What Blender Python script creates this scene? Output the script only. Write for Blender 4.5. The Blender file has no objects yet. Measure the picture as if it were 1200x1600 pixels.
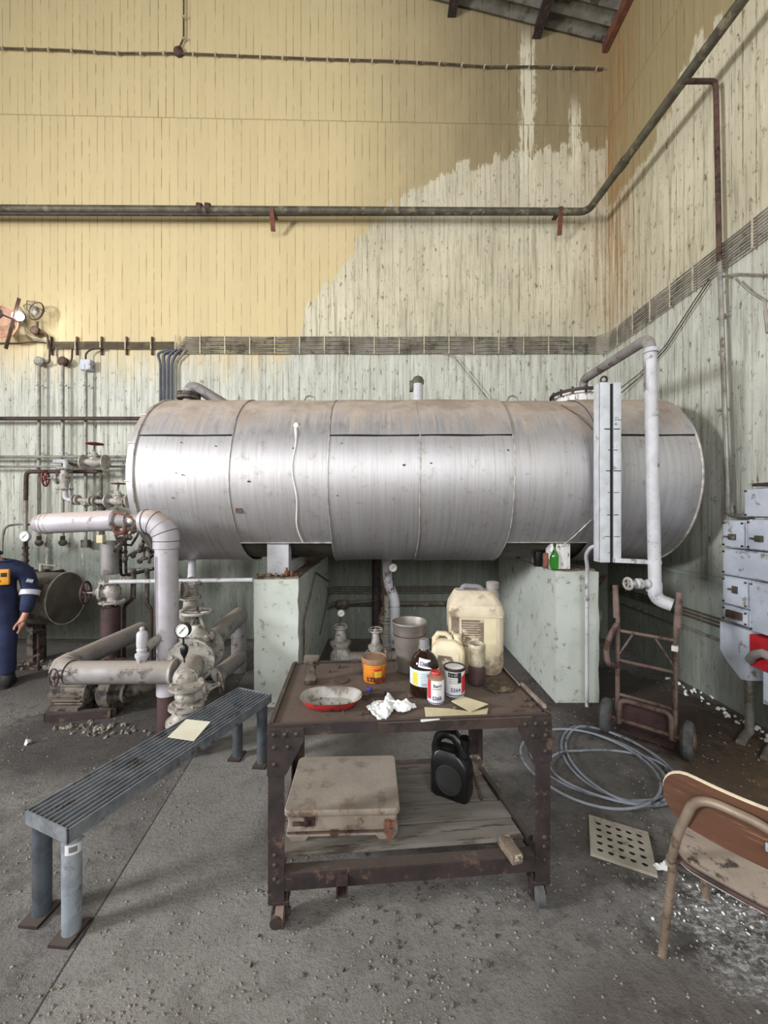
import bpy, bmesh, math, random
from mathutils import Vector, Matrix, Quaternion, noise as mnoise
random.seed(7)
PI = math.pi
U = 1.12          # every length below is written in units of 1.12 m
F = 620.0         # focal length in pixels of the 1200x1600 frame
EYE = 1.5
V = Vector

# ------------------------------------------------------------ camera, world, light
scene = bpy.context.scene
COL = scene.collection
cam_d = bpy.data.cameras.new('camera'); cam = bpy.data.objects.new('camera', cam_d); COL.objects.link(cam)
cam_d.sensor_fit = 'VERTICAL'; cam_d.sensor_height = 24.0; cam_d.lens = 24.0 * F / 1600.0
cam_d.clip_start = 0.02; cam_d.clip_end = 200
cam.location = (0, 0, EYE * U); cam.rotation_euler = (PI / 2, 0, 0)
scene.camera = cam
scene.view_settings.view_transform = 'Standard'
scene.view_settings.look = 'None'
scene.view_settings.gamma = 1.0
scene.view_settings.exposure = 0.1
scene.view_settings.use_curve_mapping = False

world = bpy.data.worlds.new('daylight'); scene.world = world; world.use_nodes = True
bg = world.node_tree.nodes['Background']
bg.inputs[0].default_value = (0.86, 0.93, 1.0, 1); bg.inputs[1].default_value = 0.7

def area(name, loc, target, sx, sy, power, color):
    d = bpy.data.lights.new(name, 'AREA'); d.shape = 'RECTANGLE'; d.size = sx * U; d.size_y = sy * U
    d.energy = power; d.color = color
    o = bpy.data.objects.new(name, d); COL.objects.link(o)
    o.location = V(loc) * U
    o.rotation_euler = (V(target) - V(loc)).to_track_quat('-Z', 'Y').to_euler()
    return o
area('window_light_rear', (-2.4, -4.7, 4.1), (-1.4, 4, 1.6), 6.8, 3.4, 400, (1.0, 0.985, 0.96))
area('window_light_rear_right', (1.75, -4.7, 4.0), (.8, 2.5, .6), 1.3, 3.6, 170, (0.93, 0.96, 1.0))
area('window_light_left', (-6.95, -0.9, 3.2), (2.0, 3.4, 2.4), 1.2, 1.2, 980, (0.97, 0.98, 1.0))

# ------------------------------------------------------------ node helpers
class NT:
    def __init__(s, name):
        s.m = bpy.data.materials.new(name); s.m.use_nodes = True
        s.t = s.m.node_tree; s.n = s.t.nodes; s.l = s.t.links
        s.b = s.n['Principled BSDF']
    def put(s, sock, v):
        if isinstance(v, bpy.types.NodeSocket): s.l.new(v, sock)
        elif isinstance(v, (tuple, list)) and len(v) == 3 and sock.type == 'RGBA': sock.default_value = (*v, 1)
        else: sock.default_value = v
    def obj(s): return s.n.new('ShaderNodeTexCoord').outputs['Object']
    def m_(s, op, a, b=0.0, c=None, clamp=False):
        k = s.n.new('ShaderNodeMath'); k.operation = op; k.use_clamp = clamp
        s.put(k.inputs[0], a); s.put(k.inputs[1], b)
        if c is not None: s.put(k.inputs[2], c)
        return k.outputs[0]
    def vm(s, v, sc):
        k = s.n.new('ShaderNodeMapping'); s.put(k.inputs['Vector'], v); k.inputs['Scale'].default_value = sc
        return k.outputs[0]
    def noise(s, v, scale, detail=5, rough=.6, dist=0.0):
        k = s.n.new('ShaderNodeTexNoise'); s.put(k.inputs['Vector'], v)
        k.inputs['Scale'].default_value = scale; k.inputs['Detail'].default_value = detail
        k.inputs['Roughness'].default_value = rough; k.inputs['Distortion'].default_value = dist
        return k.outputs[0]
    def white(s, v):
        k = s.n.new('ShaderNodeTexWhiteNoise'); k.noise_dimensions = '2D'; s.put(k.inputs['Vector'], v); return k.outputs['Value']
    def step(s, v, a, b):
        k = s.n.new('ShaderNodeMapRange'); k.interpolation_type = 'SMOOTHSTEP'
        s.put(k.inputs[0], v); s.put(k.inputs[1], a); s.put(k.inputs[2], b)
        k.inputs[3].default_value = 0; k.inputs[4].default_value = 1
        return k.outputs[0]
    def mix(s, f, a, b):
        k = s.n.new('ShaderNodeMix'); k.data_type = 'RGBA'
        s.put(k.inputs[0], f); s.put(k.inputs[6], a); s.put(k.inputs[7], b); return k.outputs[2]
    def ramp(s, v, pts):
        k = s.n.new('ShaderNodeValToRGB'); s.put(k.inputs[0], v)
        e = k.color_ramp.elements
        while len(e) < len(pts): e.new(0.5)
        for q, (p, c) in zip(e, pts):
            q.position = p; q.color = (c, c, c, 1) if isinstance(c, (int, float)) else (*c, 1)
        return k.outputs[0]
    def sep(s, v):
        k = s.n.new('ShaderNodeSeparateXYZ'); s.put(k.inputs[0], v); return k.outputs
    def comb(s, x, y, z=0.0):
        k = s.n.new('ShaderNodeCombineXYZ'); s.put(k.inputs[0], x); s.put(k.inputs[1], y); s.put(k.inputs[2], z); return k.outputs[0]
    def bump(s, h, strength, dist=.01):
        k = s.n.new('ShaderNodeBump'); s.put(k.inputs['Height'], h)
        k.inputs['Strength'].default_value = strength; k.inputs['Distance'].default_value = dist
        s.l.new(k.outputs[0], s.b.inputs['Normal'])
    def out(s, col, rough=.7, metal=0.0):
        s.put(s.b.inputs['Base Color'], col); s.put(s.b.inputs['Roughness'], rough); s.put(s.b.inputs['Metallic'], metal)
        return s.m

def srgb(r, g, b):
    f = lambda c: (c / 255) / 12.92 if c / 255 <= .04045 else ((c / 255 + .055) / 1.055) ** 2.4
    return (f(r), f(g), f(b))

def mat(name, c1, c2=None, scale=7, rough=.7, metal=0.0, bump=.25, dirt=None, amt=.45, dscale=5, dust=None, dust_k=.6, stretch=(1, 1, 1)):
    s = NT(name); o = s.vm(s.obj(), stretch)
    c1 = srgb(*c1); c2 = srgb(*c2) if c2 else tuple(x * .75 for x in c1)
    n = s.noise(o, scale, 6)
    col = s.mix(s.step(n, .35, .68), c1, c2)
    m = metal
    rg = s.m_('ADD', s.m_('MULTIPLY', n, .2), rough - .1)
    if dirt:
        dn = s.noise(o, dscale, 9, .68)
        k = s.step(dn, .62 - .3 * amt, .70 - .22 * amt)
        col = s.mix(k, col, srgb(*dirt))
        if metal: m = s.m_('MULTIPLY', s.m_('SUBTRACT', 1.0, k), metal)
        rg = s.m_('ADD', rg, s.m_('MULTIPLY', k, .15), clamp=True)
    if dust:
        g = s.n.new('ShaderNodeNewGeometry')
        nz = s.sep(g.outputs['True Normal'])[2]
        dn2 = s.noise(s.obj(), 9, 6)
        k = s.m_('MULTIPLY', s.step(s.m_('ADD', nz, s.m_('MULTIPLY', s.m_('SUBTRACT', dn2, .5), .9)), .45, .85), dust_k)
        col = s.mix(k, col, srgb(*dust))
        rg = s.m_('ADD', rg, s.m_('MULTIPLY', k, .3), clamp=True)
        if metal: m = s.m_('MULTIPLY', s.m_('SUBTRACT', 1.0, k), m)
    if bump: s.bump(s.noise(s.obj(), scale * 7, 6), bump, .004)
    return s.out(col, rg, m)

# ------------------------------------------------------------ geometry helpers (units: 1.12 m)
def P(px, py, d): return V(((px - 600) / F * d, d, EYE - (py - 800) / F * d))
def G(px, py, z=0.0):
    d = (EYE - z) * F / (py - 800); return V(((px - 600) / F * d, d, z))
def WR(px, py, X=2.62):
    d = X * F / (px - 600); return V((X, d, EYE - (py - 800) / F * d))

def frame(ax):
    ax = V(ax).normalized()
    u = ax.cross(V((0, 0, 1)))
    if u.length < 1e-3: u = V((1, 0, 0))
    u.normalize(); return u, ax.cross(u).normalized(), ax

def fillet(pts, r, n=6):
    pts = [V(p) for p in pts]; out = [pts[0]]
    for a, b, c in zip(pts, pts[1:], pts[2:]):
        d0 = (a - b); d1 = (c - b); l = min(r, d0.length * .49, d1.length * .49)
        p0 = b + d0.normalized() * l; p1 = b + d1.normalized() * l
        for i in range(n + 1):
            t = i / n; out.append(p0 * (1 - t) ** 2 + b * 2 * t * (1 - t) + p1 * t * t)
    out.append(pts[-1]); return out

class MB:
    def __init__(s): s.bm = bmesh.new()
    def ring(s, c, u, v, r, n, ry=None):
        ry = r if ry is None else ry
        return [s.bm.verts.new(V(c) + u * (r * math.cos(2 * PI * i / n)) + v * (ry * math.sin(2 * PI * i / n))) for i in range(n)]
    def face(s, vs):
        try: return s.bm.faces.new(vs)
        except ValueError: return None
    def bridge(s, a, b):
        n = len(a)
        for i in range(n): s.face([a[i], a[(i + 1) % n], b[(i + 1) % n], b[i]])
    def box(s, c, size, rot=None, bev=0.0):
        r = bmesh.ops.create_cube(s.bm, size=1)
        vs = r['verts']
        M = Matrix.Diagonal((*size, 1))
        if rot is not None: M = rot.to_4x4() @ M
        M = Matrix.Translation(V(c)) @ M
        bmesh.ops.transform(s.bm, matrix=M, verts=vs)
        if bev:
            es = list({e for v in vs for e in v.link_edges})
            bmesh.ops.bevel(s.bm, geom=es, offset=bev, segments=2, affect='EDGES', profile=.6)
        return s
    def beam(s, a, b, w, h, up=(0, 0, 1), bev=0.0):
        a = V(a); b = V(b); x = (b - a); L = x.length; x.normalize()
        y = V(up).cross(x)
        if y.length < 1e-4: y = V((0, 1, 0)).cross(x)
        y.normalize(); z = x.cross(y)
        R = Matrix((x, y, z)).transposed()
        return s.box((a + b) / 2, (L, w, h), R, bev)
    def tube(s, pts, r, n=8, closed=False, caps=True):
        pts = [V(p) for p in pts]
        rs = r if isinstance(r, (list, tuple)) else [r] * len(pts)
        m = len(pts); t0 = (pts[1] - pts[0]).normalized()
        u, v, _ = frame(t0); rings = []; prev = t0
        for i, p in enumerate(pts):
            if closed: t = (pts[(i + 1) % m] - pts[i - 1]).normalized()
            elif i == 0: t = t0
            elif i == m - 1: t = (pts[-1] - pts[-2]).normalized()
            else: t = ((pts[i + 1] - p).normalized() + (p - pts[i - 1]).normalized()).normalized()
            q = prev.rotation_difference(t); u = q @ u; v = q @ v; prev = t
            rings.append(s.ring(p, u, v, rs[i], n))
        for a, b in zip(rings, rings[1:]): s.bridge(a, b)
        if closed: s.bridge(rings[-1], rings[0])
        elif caps: s.face(rings[0][::-1]); s.face(rings[-1])
        return s
    def cyl(s, a, b, r, r2=None, n=16): return s.tube([a, b], [r, r if r2 is None else r2], n)
    def lathe(s, c, ax, prof, n=20, caps=True):
        u, v, ax = frame(ax); c = V(c)
        rings = [s.ring(c + ax * z, u, v, max(r, 1e-4), n) for r, z in prof]
        for a, b in zip(rings, rings[1:]): s.bridge(a, b)
        if caps: s.face(rings[0][::-1]); s.face(rings[-1])
        return s
    def sph(s, c, r, sc=(1, 1, 1), n=12):
        q = bmesh.ops.create_uvsphere(s.bm, u_segments=n, v_segments=max(6, n // 2), radius=r)
        bmesh.ops.transform(s.bm, matrix=Matrix.Translation(V(c)) @ Matrix.Diagonal((*sc, 1)), verts=q['verts']); return s
    def torus(s, c, ax, R, r, n=24, k=8):
        u, v, ax = frame(ax)
        return s.tube([V(c) + u * R * math.cos(2 * PI * i / n) + v * R * math.sin(2 * PI * i / n) for i in range(n)], r, k, closed=True)
    def poly(s, pts, thick, nrm):
        nrm = V(nrm).normalized() * thick
        a = [s.bm.verts.new(V(p)) for p in pts]; b = [s.bm.verts.new(V(p) + nrm) for p in pts]
        s.face(a[::-1]); s.face(b); s.bridge(a, b); return s
    def loft(s, secs, n=6, caps=True):
        # secs: (z, cx, cy, hx, hy, corner)
        rings = []
        for z, cx, cy, hx, hy, r in secs:
            r = min(r, hx * .99, hy * .99); ring = []
            for sx, sy, a0 in ((1, 1, 0), (-1, 1, PI / 2), (-1, -1, PI), (1, -1, 1.5 * PI)):
                for i in range(n):
                    a = a0 + (PI / 2) * i / (n - 1)
                    ring.append(s.bm.verts.new((cx + sx * (hx - r) + r * math.cos(a), cy + sy * (hy - r) + r * math.sin(a), z)))
            rings.append(ring)
        for a, b in zip(rings, rings[1:]): s.bridge(a, b)
        if caps: s.face(rings[0][::-1]); s.face(rings[-1])
        return s
    def sheet(s, fn, nu, nv, thick=0.0, nfn=None):
        g = [[s.bm.verts.new(fn(i / nu, j / nv)) for j in range(nv + 1)] for i in range(nu + 1)]
        fs = [s.face([g[i][j], g[i + 1][j], g[i + 1][j + 1], g[i][j + 1]]) for i in range(nu) for j in range(nv)]
        if thick:
            bmesh.ops.recalc_face_normals(s.bm, faces=[f for f in fs if f])
            bmesh.ops.solidify(s.bm, geom=fs, thickness=thick)
        return s
    def xf(s, M): bmesh.ops.transform(s.bm, matrix=M, verts=s.bm.verts[:]); return s
    def jit(s, a, f=8.0):
        for v in s.bm.verts: v.co += mnoise.noise_vector(v.co * f) * a
        return s
    def mesh(s, name, off, m, ang=35, fix=True):
        if fix: bmesh.ops.recalc_face_normals(s.bm, faces=s.bm.faces[:])
        for v in s.bm.verts: v.co = (v.co - off) * U
        me = bpy.data.meshes.new(name); s.bm.to_mesh(me); s.bm.free()
        me.materials.append(m)
        me.polygons.foreach_set('use_smooth', [True] * len(me.polygons))
        me.set_sharp_from_angle(angle=math.radians(ang))
        return me

ROOT = {}
def tag(o, label=None, cat=None, group=None, kind=None):
    if label: o['label'] = label
    if cat: o['category'] = cat
    if group: o['group'] = group
    if kind: o['kind'] = kind
def thing(name, label, cat, loc=(0, 0, 0), rotz=0.0, group=None):
    o = bpy.data.objects.new(name, None); COL.objects.link(o); o.empty_display_size = .05
    o.location = V(loc) * U; o.rotation_euler = (0, 0, rotz); tag(o, label, cat, group)
    ROOT[o.name] = V((0, 0, 0)) if rotz else V(loc)
    return o
def part(name, mb, m, parent, local=False, label=None, ang=35, kind=None):
    off = V((0, 0, 0)) if local else ROOT[parent.name]
    me = mb.mesh(name, off, m, ang)
    o = bpy.data.objects.new(name, me); COL.objects.link(o); o.parent = parent
    ROOT[o.name] = off
    if label: o['label'] = label
    if kind: o['kind'] = kind
    return o
def solo(name, mb, m, label, cat, group=None, kind=None, loc=None, ang=35):
    if loc is None:
        xs = [v.co for v in mb.bm.verts]
        loc = V(((min(v.x for v in xs) + max(v.x for v in xs)) / 2, (min(v.y for v in xs) + max(v.y for v in xs)) / 2, min(v.z for v in xs)))
    off = V(loc)
    o = bpy.data.objects.new(name, mb.mesh(name, off, m, ang)); COL.objects.link(o); o.location = off * U
    tag(o, label, cat, group, kind); ROOT[o.name] = off
    return o
def struct(name, mb, m, ang=35):
    return solo(name, mb, m, None, None, kind='structure', loc=(0, 0, 0), ang=ang)
def copy_tree(o, loc=None, rotz=None, parent=None, label=None):
    c = o.copy(); COL.objects.link(c); c.parent = parent
    if loc is not None: c.location = V(loc) * U
    if rotz is not None: c.rotation_euler = (0, 0, rotz)
    if label: c['label'] = label
    for ch in list(o.children): copy_tree(ch, parent=c)
    return c

def lettering(txt, size, m, parent, place, bold=0.0, name='lettering', local=False):
    """flat letters; place(x, y) -> point"""
    cu = bpy.data.curves.new('letters', 'FONT'); cu.body = txt; cu.size = size; cu.offset = bold; cu.resolution_u = 3
    t = bpy.data.objects.new('letters', cu); COL.objects.link(t)
    dg = bpy.context.evaluated_depsgraph_get(); me = bpy.data.meshes.new_from_object(t.evaluated_get(dg))
    bpy.data.objects.remove(t); bpy.data.curves.remove(cu)
    b = MB(); b.bm.from_mesh(me); bpy.data.meshes.remove(me)
    bmesh.ops.triangulate(b.bm, faces=b.bm.faces[:])
    for v in b.bm.verts: v.co = place(v.co.x, v.co.y)
    me2 = b.mesh(name, V((0, 0, 0)) if local else ROOT[parent.name], m, fix=False)
    o = bpy.data.objects.new(name, me2); COL.objects.link(o); o.parent = parent; ROOT[o.name] = ROOT[parent.name]
    return o
def on_cyl(c, R, a0, z0, k=0.0):
    # a0: angle from -Y (towards camera), positive to +X
    c = V(c)
    return lambda x, y: c + V((math.sin(a0 + (x) / R) * R, -math.cos(a0 + (x) / R) * R, z0 + y + k * x))
def wrap(c, R, a0, a1, z0, z1, th=.0006, n=14, skew=0.0):
    b = MB(); c = V(c)
    b.sheet(lambda s, t: c + V((math.sin(a0 + (a1 - a0) * s) * R, -math.cos(a0 + (a1 - a0) * s) * R, z0 + (z1 - z0) * t + skew * s)), n, 1, th)
    return b

# ------------------------------------------------------------ materials
def wall_material(name, axis, bx, bz):
    """board-marked concrete; axis 0: runs along X, 1: along Y. boundary of the yellow paint given by (bx, bz)"""
    s = NT(name); o = s.vm(s.obj(), (1 / U, 1 / U, 1 / U)); c = s.sep(o); h = c[axis]; z = c[2]
    hz = s.comb(h, 0.0, z)
    row = s.m_('ADD', s.m_('GREATER_THAN', z, s.m_('ADD', 6.12, s.m_('MULTIPLY', h, -.02))), s.m_('GREATER_THAN', z, 3.52))
    hh = s.m_('ADD', s.m_('DIVIDE', s.m_('ADD', h, s.m_('MULTIPLY', row, .031)), .094), 200.0)
    hh = s.m_('ADD', hh, s.m_('MULTIPLY', s.noise(s.comb(s.m_('MULTIPLY', h, .3), s.m_('MULTIPLY', row, 3.3)), 6, 1), 1.4))
    f = s.m_('FRACT', hh); i = s.m_('FLOOR', hh)
    rnd = s.white(s.comb(i, row)); rnd2 = s.white(s.comb(s.m_('ADD', i, 51.3), row))
    edge = s.m_('MINIMUM', f, s.m_('SUBTRACT', 1.0, f))
    fine = s.noise(s.vm(hz, (14, 1, 1.6)), 2.2, 6, .65)
    width = s.m_('MULTIPLY', s.step(fine, .40, .62), .062)
    line = s.m_('MULTIPLY', s.m_('LESS_THAN', edge, width), s.m_('ADD', .2, s.m_('MULTIPLY', rnd, .7)))
    big = s.noise(s.vm(hz, (1, 1, .8)), .9, 6, .6)
    mid = s.noise(s.vm(hz, (3.4, 1, .55)), 2.6, 9, .72)
    stain = s.noise(s.vm(hz, (12, 1, .55)), 1.8, 9, .74)
    speck = s.noise(s.vm(hz, (2.5, 1, 1)), 9, 7, .75)
    # bare / old grey plaster
    grey = s.mix(s.step(big, .35, .65), srgb(210, 203, 180), srgb(188, 181, 158))
    green = s.mix(s.step(mid, .35, .7), srgb(200, 202, 193), srgb(172, 174, 165))
    dado = s.mix(s.step(mid, .35, .7), srgb(130, 137, 130), srgb(106, 112, 104))
    gz = s.m_('ADD', z, s.m_('MULTIPLY', s.m_('SUBTRACT', mid, .5), .5))
    grey = s.mix(s.step(gz, 3.75, 3.2), grey, green)
    grey = s.mix(s.step(gz, 1.35, .95), grey, dado)
    zst = s.step(z, 6.6, 3.9)
    k = s.m_('MULTIPLY', s.step(stain, .47, .64), s.m_('ADD', .34, s.m_('MULTIPLY', zst, .26)))
    grey = s.mix(k, grey, srgb(120, 112, 92))
    grey = s.mix(s.m_('MULTIPLY', s.step(speck, .56, .64), .85), grey, srgb(90, 80, 62))
    grey = s.mix(s.m_('MULTIPLY', s.step(mid, .62, .68), .5), grey, srgb(226, 222, 202))
    # yellow paint, with the warm glow at upper left put into its colour
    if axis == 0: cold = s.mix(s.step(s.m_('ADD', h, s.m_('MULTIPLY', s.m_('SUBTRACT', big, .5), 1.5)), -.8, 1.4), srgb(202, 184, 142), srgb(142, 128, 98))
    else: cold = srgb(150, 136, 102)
    yel = s.mix(s.m_('MULTIPLY', s.step(mid, .45, .75), .35), cold, srgb(182, 166, 128))
    yel = s.mix(s.m_('MULTIPLY', s.step(speck, .66, .72), .4), yel, srgb(120, 100, 66))
    zb = s.ramp(s.m_('DIVIDE', s.m_('SUBTRACT', h, bx[0]), bx[1] - bx[0]), [(p, v / 8.0) for p, v in bz])
    zz = s.m_('ADD', z, s.m_('ADD', s.m_('MULTIPLY', s.m_('SUBTRACT', rnd2, .5), .20), s.m_('MULTIPLY', s.m_('SUBTRACT', speck, .5), .35)))
    dz = s.m_('SUBTRACT', zz, s.m_('MULTIPLY', zb, 8.0))
    if axis == 0: sharp = s.mix(s.step(h, -1.7, -.9), s.step(dz, -.45, .35), s.step(dz, -.01, .02))
    else: sharp = s.step(dz, -.02, .03)
    col = s.mix(sharp, grey, yel)
    # rust run near the corner, lime runs
    near = s.step(h, 2.2, 2.62) if axis == 0 else s.step(h, 3.9, 4.6)
    ru = s.m_('MULTIPLY', s.m_('MULTIPLY', near, s.step(stain, .38, .6)), s.step(z, 3.2, 4.2))
    col = s.mix(s.m_('MULTIPLY', ru, .75 if axis else .35), col, srgb(150, 104, 52))
    if axis == 0:
        for cx, w, z0, z1 in ((1.70, .085, 5.0, 7.1), (2.26, .06, 5.2, 6.3), (-.45, .4, 7.45, 7.9)):
            q = s.m_('SUBTRACT', s.m_('ABSOLUTE', s.m_('SUBTRACT', s.m_('ADD', h, s.m_('MULTIPLY', s.m_('SUBTRACT', speck, .5), .25)), cx)), w)
            kk = s.m_('MULTIPLY', s.m_('MULTIPLY', s.step(q, .02, -.02), s.step(stain, .43, .5)), s.m_('MULTIPLY', s.step(z, z0, z0 + .6), s.step(z, z1 + .2, z1 - .2)))
            col = s.mix(s.m_('MULTIPLY', kk, .85), col, srgb(226, 220, 196))
    jline = s.m_('MULTIPLY', s.m_('LESS_THAN', s.m_('ABSOLUTE', s.m_('SUBTRACT', s.m_('ADD', z, s.m_('MULTIPLY', s.m_('SUBTRACT', fine, .5), .03)), s.m_('ADD', 6.12, s.m_('MULTIPLY', h, -.02)))), .007), .45)
    col = s.mix(s.m_('MAXIMUM', s.m_('MULTIPLY', line, .85), jline), col, srgb(104, 88, 56))
    tint = s.m_('ADD', .965, s.m_('MULTIPLY', rnd2, .05))
    hs = s.n.new('ShaderNodeHueSaturation'); s.put(hs.inputs['Color'], col); s.put(hs.inputs['Value'], tint)
    ht = s.m_('ADD', s.m_('ADD', s.m_('MULTIPLY', line, -1.2), s.m_('MULTIPLY', rnd, .5)), s.m_('MULTIPLY', speck, .8))
    s.bump(ht, .4, .008)
    return s.out(hs.outputs[0], .85)

M = {}
M['wall_back'] = wall_material('board_marked_plaster', 0, (-6.8, 2.8), [
    (0, 3.30), ((-1.05 + 6.8) / 9.6, 3.36), ((-.92 + 6.8) / 9.6, 3.9), ((-.45 + 6.8) / 9.6, 4.5), ((.1 + 6.8) / 9.6, 5.15), ((.7 + 6.8) / 9.6, 5.55), ((1.5 + 6.8) / 9.6, 5.72), (1, 5.85)])
M['wall_right'] = wall_material('board_marked_plaster_side', 1, (-4.5, 4.8), [
    (0, 5.4), ((3.0 + 4.5) / 9.3, 5.3), ((3.4 + 4.5) / 9.3, 5.55), ((3.7 + 4.5) / 9.3, 5.2), ((4.3 + 4.5) / 9.3, 5.1), (1, 5.0)])

def floor_material():
    s = NT('dusty_concrete'); o = s.vm(s.obj(), (1 / U, 1 / U, 1 / U)); c = s.sep(o); x, y = c[0], c[1]
    n1 = s.noise(o, 1.3, 7, .62); n2 = s.noise(o, 7, 9, .72); n3 = s.noise(o, 60, 6, .75); n4 = s.noise(o, 170, 4, .7)
    col = s.mix(s.step(n1, .35, .65), srgb(150, 146, 142), srgb(120, 116, 113))
    col = s.mix(s.m_('MULTIPLY', s.step(n2, .46, .62), .7), col, srgb(98, 93, 88))
    # the smooth slab to the right of the joint
    jx = s.m_('SUBTRACT', x, s.m_('ADD', -1.04, s.m_('MULTIPLY', s.m_('SUBTRACT', y, 1.16), -.103)))
    slab = s.m_('MULTIPLY', s.m_('GREATER_THAN', jx, 0.0), s.step(x, .9, -.1))
    col = s.mix(s.m_('MULTIPLY', slab, .35), col, srgb(160, 155, 148))
    gr = s.m_('MULTIPLY', s.step(n3, .48, .7), .5)
    col = s.mix(gr, col, srgb(84, 80, 76))
    col = s.mix(s.m_('MULTIPLY', s.step(n4, .66, .72), .7), col, srgb(190, 184, 172))
    jl = s.m_('LESS_THAN', s.m_('ABSOLUTE', s.m_('ADD', jx, s.m_('MULTIPLY', s.m_('SUBTRACT', n3, .5), .01))), .004)
    col = s.mix(s.m_('MULTIPLY', jl, .8), col, srgb(40, 37, 34))
    def blob(cx, cy, rx, ry, k=.5):
        a = s.m_('DIVIDE', s.m_('SUBTRACT', x, cx), rx); b = s.m_('DIVIDE', s.m_('SUBTRACT', y, cy), ry)
        d = s.m_('SQRT', s.m_('ADD', s.m_('MULTIPLY', a, a), s.m_('MULTIPLY', b, b)))
        return s.step(s.m_('ADD', d, s.m_('MULTIPLY', s.m_('SUBTRACT', n2, .5), 1.6)), 1.15, .7)
    col = s.mix(s.m_('MULTIPLY', blob(2.2, 2.55, .55, .9), .85), col, srgb(98, 76, 52))
    col = s.mix(s.m_('MULTIPLY', s.m_('MULTIPLY', blob(2.2, 2.3, .5, .6), s.step(n1, .45, .6)), .8), col, srgb(158, 128, 90))
    col = s.mix(s.m_('MULTIPLY', blob(1.9, 3.2, .7, .8), .8), col, srgb(58, 46, 38))
    col = s.mix(s.m_('MULTIPLY', blob(-1.9, 2.7, .8, .5), .7), col, srgb(52, 47, 43))
    col = s.mix(s.m_('MULTIPLY', blob(-1.3, 3.9, 3.5, 1.0), .6), col, srgb(62, 56, 50))
    col = s.mix(s.m_('MULTIPLY', blob(.85, 1.1, .35, .25), .45), col, srgb(86, 70, 58))
    col = s.mix(s.m_('MULTIPLY', s.m_('MULTIPLY', blob(1.65, 1.75, .35, .14), s.step(n2, .35, .5)), .5), col, srgb(150, 142, 130))
    wb = s.m_('MULTIPLY', blob(1.4, 1.42, .36, .26), s.step(s.noise(s.vm(o, (5, 9, 1)), 7, 8, .75), .47, .56))
    col = s.mix(s.m_('MULTIPLY', wb, .85), col, srgb(214, 214, 214))
    dk = s.m_('MULTIPLY', blob(1.3, 1.55, .5, .4), s.step(n2, .47, .58))
    col = s.mix(s.m_('MULTIPLY', dk, .55), col, srgb(50, 44, 40))
    amp = s.mix(slab, (1, 1, 1), (.55, .55, .55))
    h = s.m_('MULTIPLY', s.m_('ADD', s.m_('MULTIPLY', n3, 1.0), s.m_('ADD', s.m_('MULTIPLY', n4, .35), s.m_('MULTIPLY', n2, 1.2))), amp)
    h = s.m_('ADD', h, s.m_('MULTIPLY', slab, .25))
    s.bump(h, .9, .03)
    return s.out(col, .92)
M['floor'] = floor_material()

def tank_material(name, light=1.0, dusty=True):
    s = NT(name); o = s.obj(); c = s.sep(o)
    st = s.noise(s.vm(o, (26, 1.0, 1.0)), 1.2, 7, .65)
    st2 = s.noise(s.vm(o, (60, 1.6, 1.6)), 1.0, 6, .7)
    n = s.noise(o, 3.5, 7, .65)
    col = s.mix(s.step(st, .35, .68), tuple(light * q for q in srgb(188, 186, 190)), tuple(light * q for q in srgb(175, 172, 172)))
    col = s.mix(s.m_('MULTIPLY', s.step(st2, .54, .68), .34), col, srgb(126, 116, 104))
    g = s.n.new('ShaderNodeNewGeometry'); nz = s.sep(g.outputs['Normal'])[2]
    drip = s.m_('MULTIPLY', s.m_('SUBTRACT', st, .5), .9)
    k = s.step(s.m_('ADD', s.m_('ADD', nz, drip), s.m_('MULTIPLY', s.m_('SUBTRACT', n, .5), .5)), .38, .82)
    k = s.m_('MULTIPLY', k, .85)
    col = s.mix(k, col, s.mix(s.step(n, .38, .62), srgb(184, 168, 152), srgb(152, 134, 118)))
    grime = s.m_('MULTIPLY', s.step(s.noise(o, 11, 9, .75), .54, .68), .45)
    col = s.mix(grime, col, srgb(132, 120, 108))
    s.bump(s.m_('ADD', s.m_('MULTIPLY', st2, .1), n), .07, .012)
    rough = s.m_('ADD', .47, s.m_('ADD', s.m_('MULTIPLY', k, .4), s.m_('MULTIPLY', st, .05)), clamp=True)
    return s.out(col, rough, s.m_('MULTIPLY', s.m_('SUBTRACT', 1.0, k), .72))
M['tank'] = tank_material('galvanised_cladding')
M['tank_dark'] = mat('dull_steel_shell', (104, 98, 90), (78, 72, 66), 4, .65, .5, .2)
M['seam'] = mat('bright_seam', (206, 202, 196), (150, 144, 136), 14, .5, .5, .2)
M['drip'] = mat('white_paint', (236, 234, 228), (214, 210, 204), 10, .6)
M['grey_paint'] = mat('grey_white_paint', (190, 190, 196), (168, 167, 172), 6, .55, 0, .2, (110, 100, 92), .18, 9, (150, 138, 126), .45)
M['pale_pipe'] = mat('lilac_grey_cladding', (186, 182, 190), (166, 160, 166), 4, .5, .15, .15, (120, 106, 96), .12, 9, (186, 166, 152), .85)
M['dusty_pipe'] = mat('dusty_grey_cladding', (146, 142, 142), (124, 119, 116), 5, .6, .15, .2, (84, 76, 70), .28, 7, (150, 140, 130), .8)
M['board_paint'] = mat('pale_grey_board', (196, 200, 206), (178, 180, 184), 9, .6, 0, .15, (140, 134, 128), .12, 12)
M['valve'] = mat('worn_silver_valve_paint', (172, 168, 162), (140, 134, 126), 12, .55, .1, .4, (74, 64, 56), .25, 26, (140, 126, 112), .5)
M['valve_dark'] = mat('grimy_valve', (96, 88, 80), (62, 55, 50), 12, .7, .1, .4, (36, 30, 28), .5, 12, (122, 110, 98), .6)
M['red'] = mat('dull_red_paint', (128, 40, 42), (92, 30, 32), 12, .55, 0, .3, (52, 30, 28), .3, 14)
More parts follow.
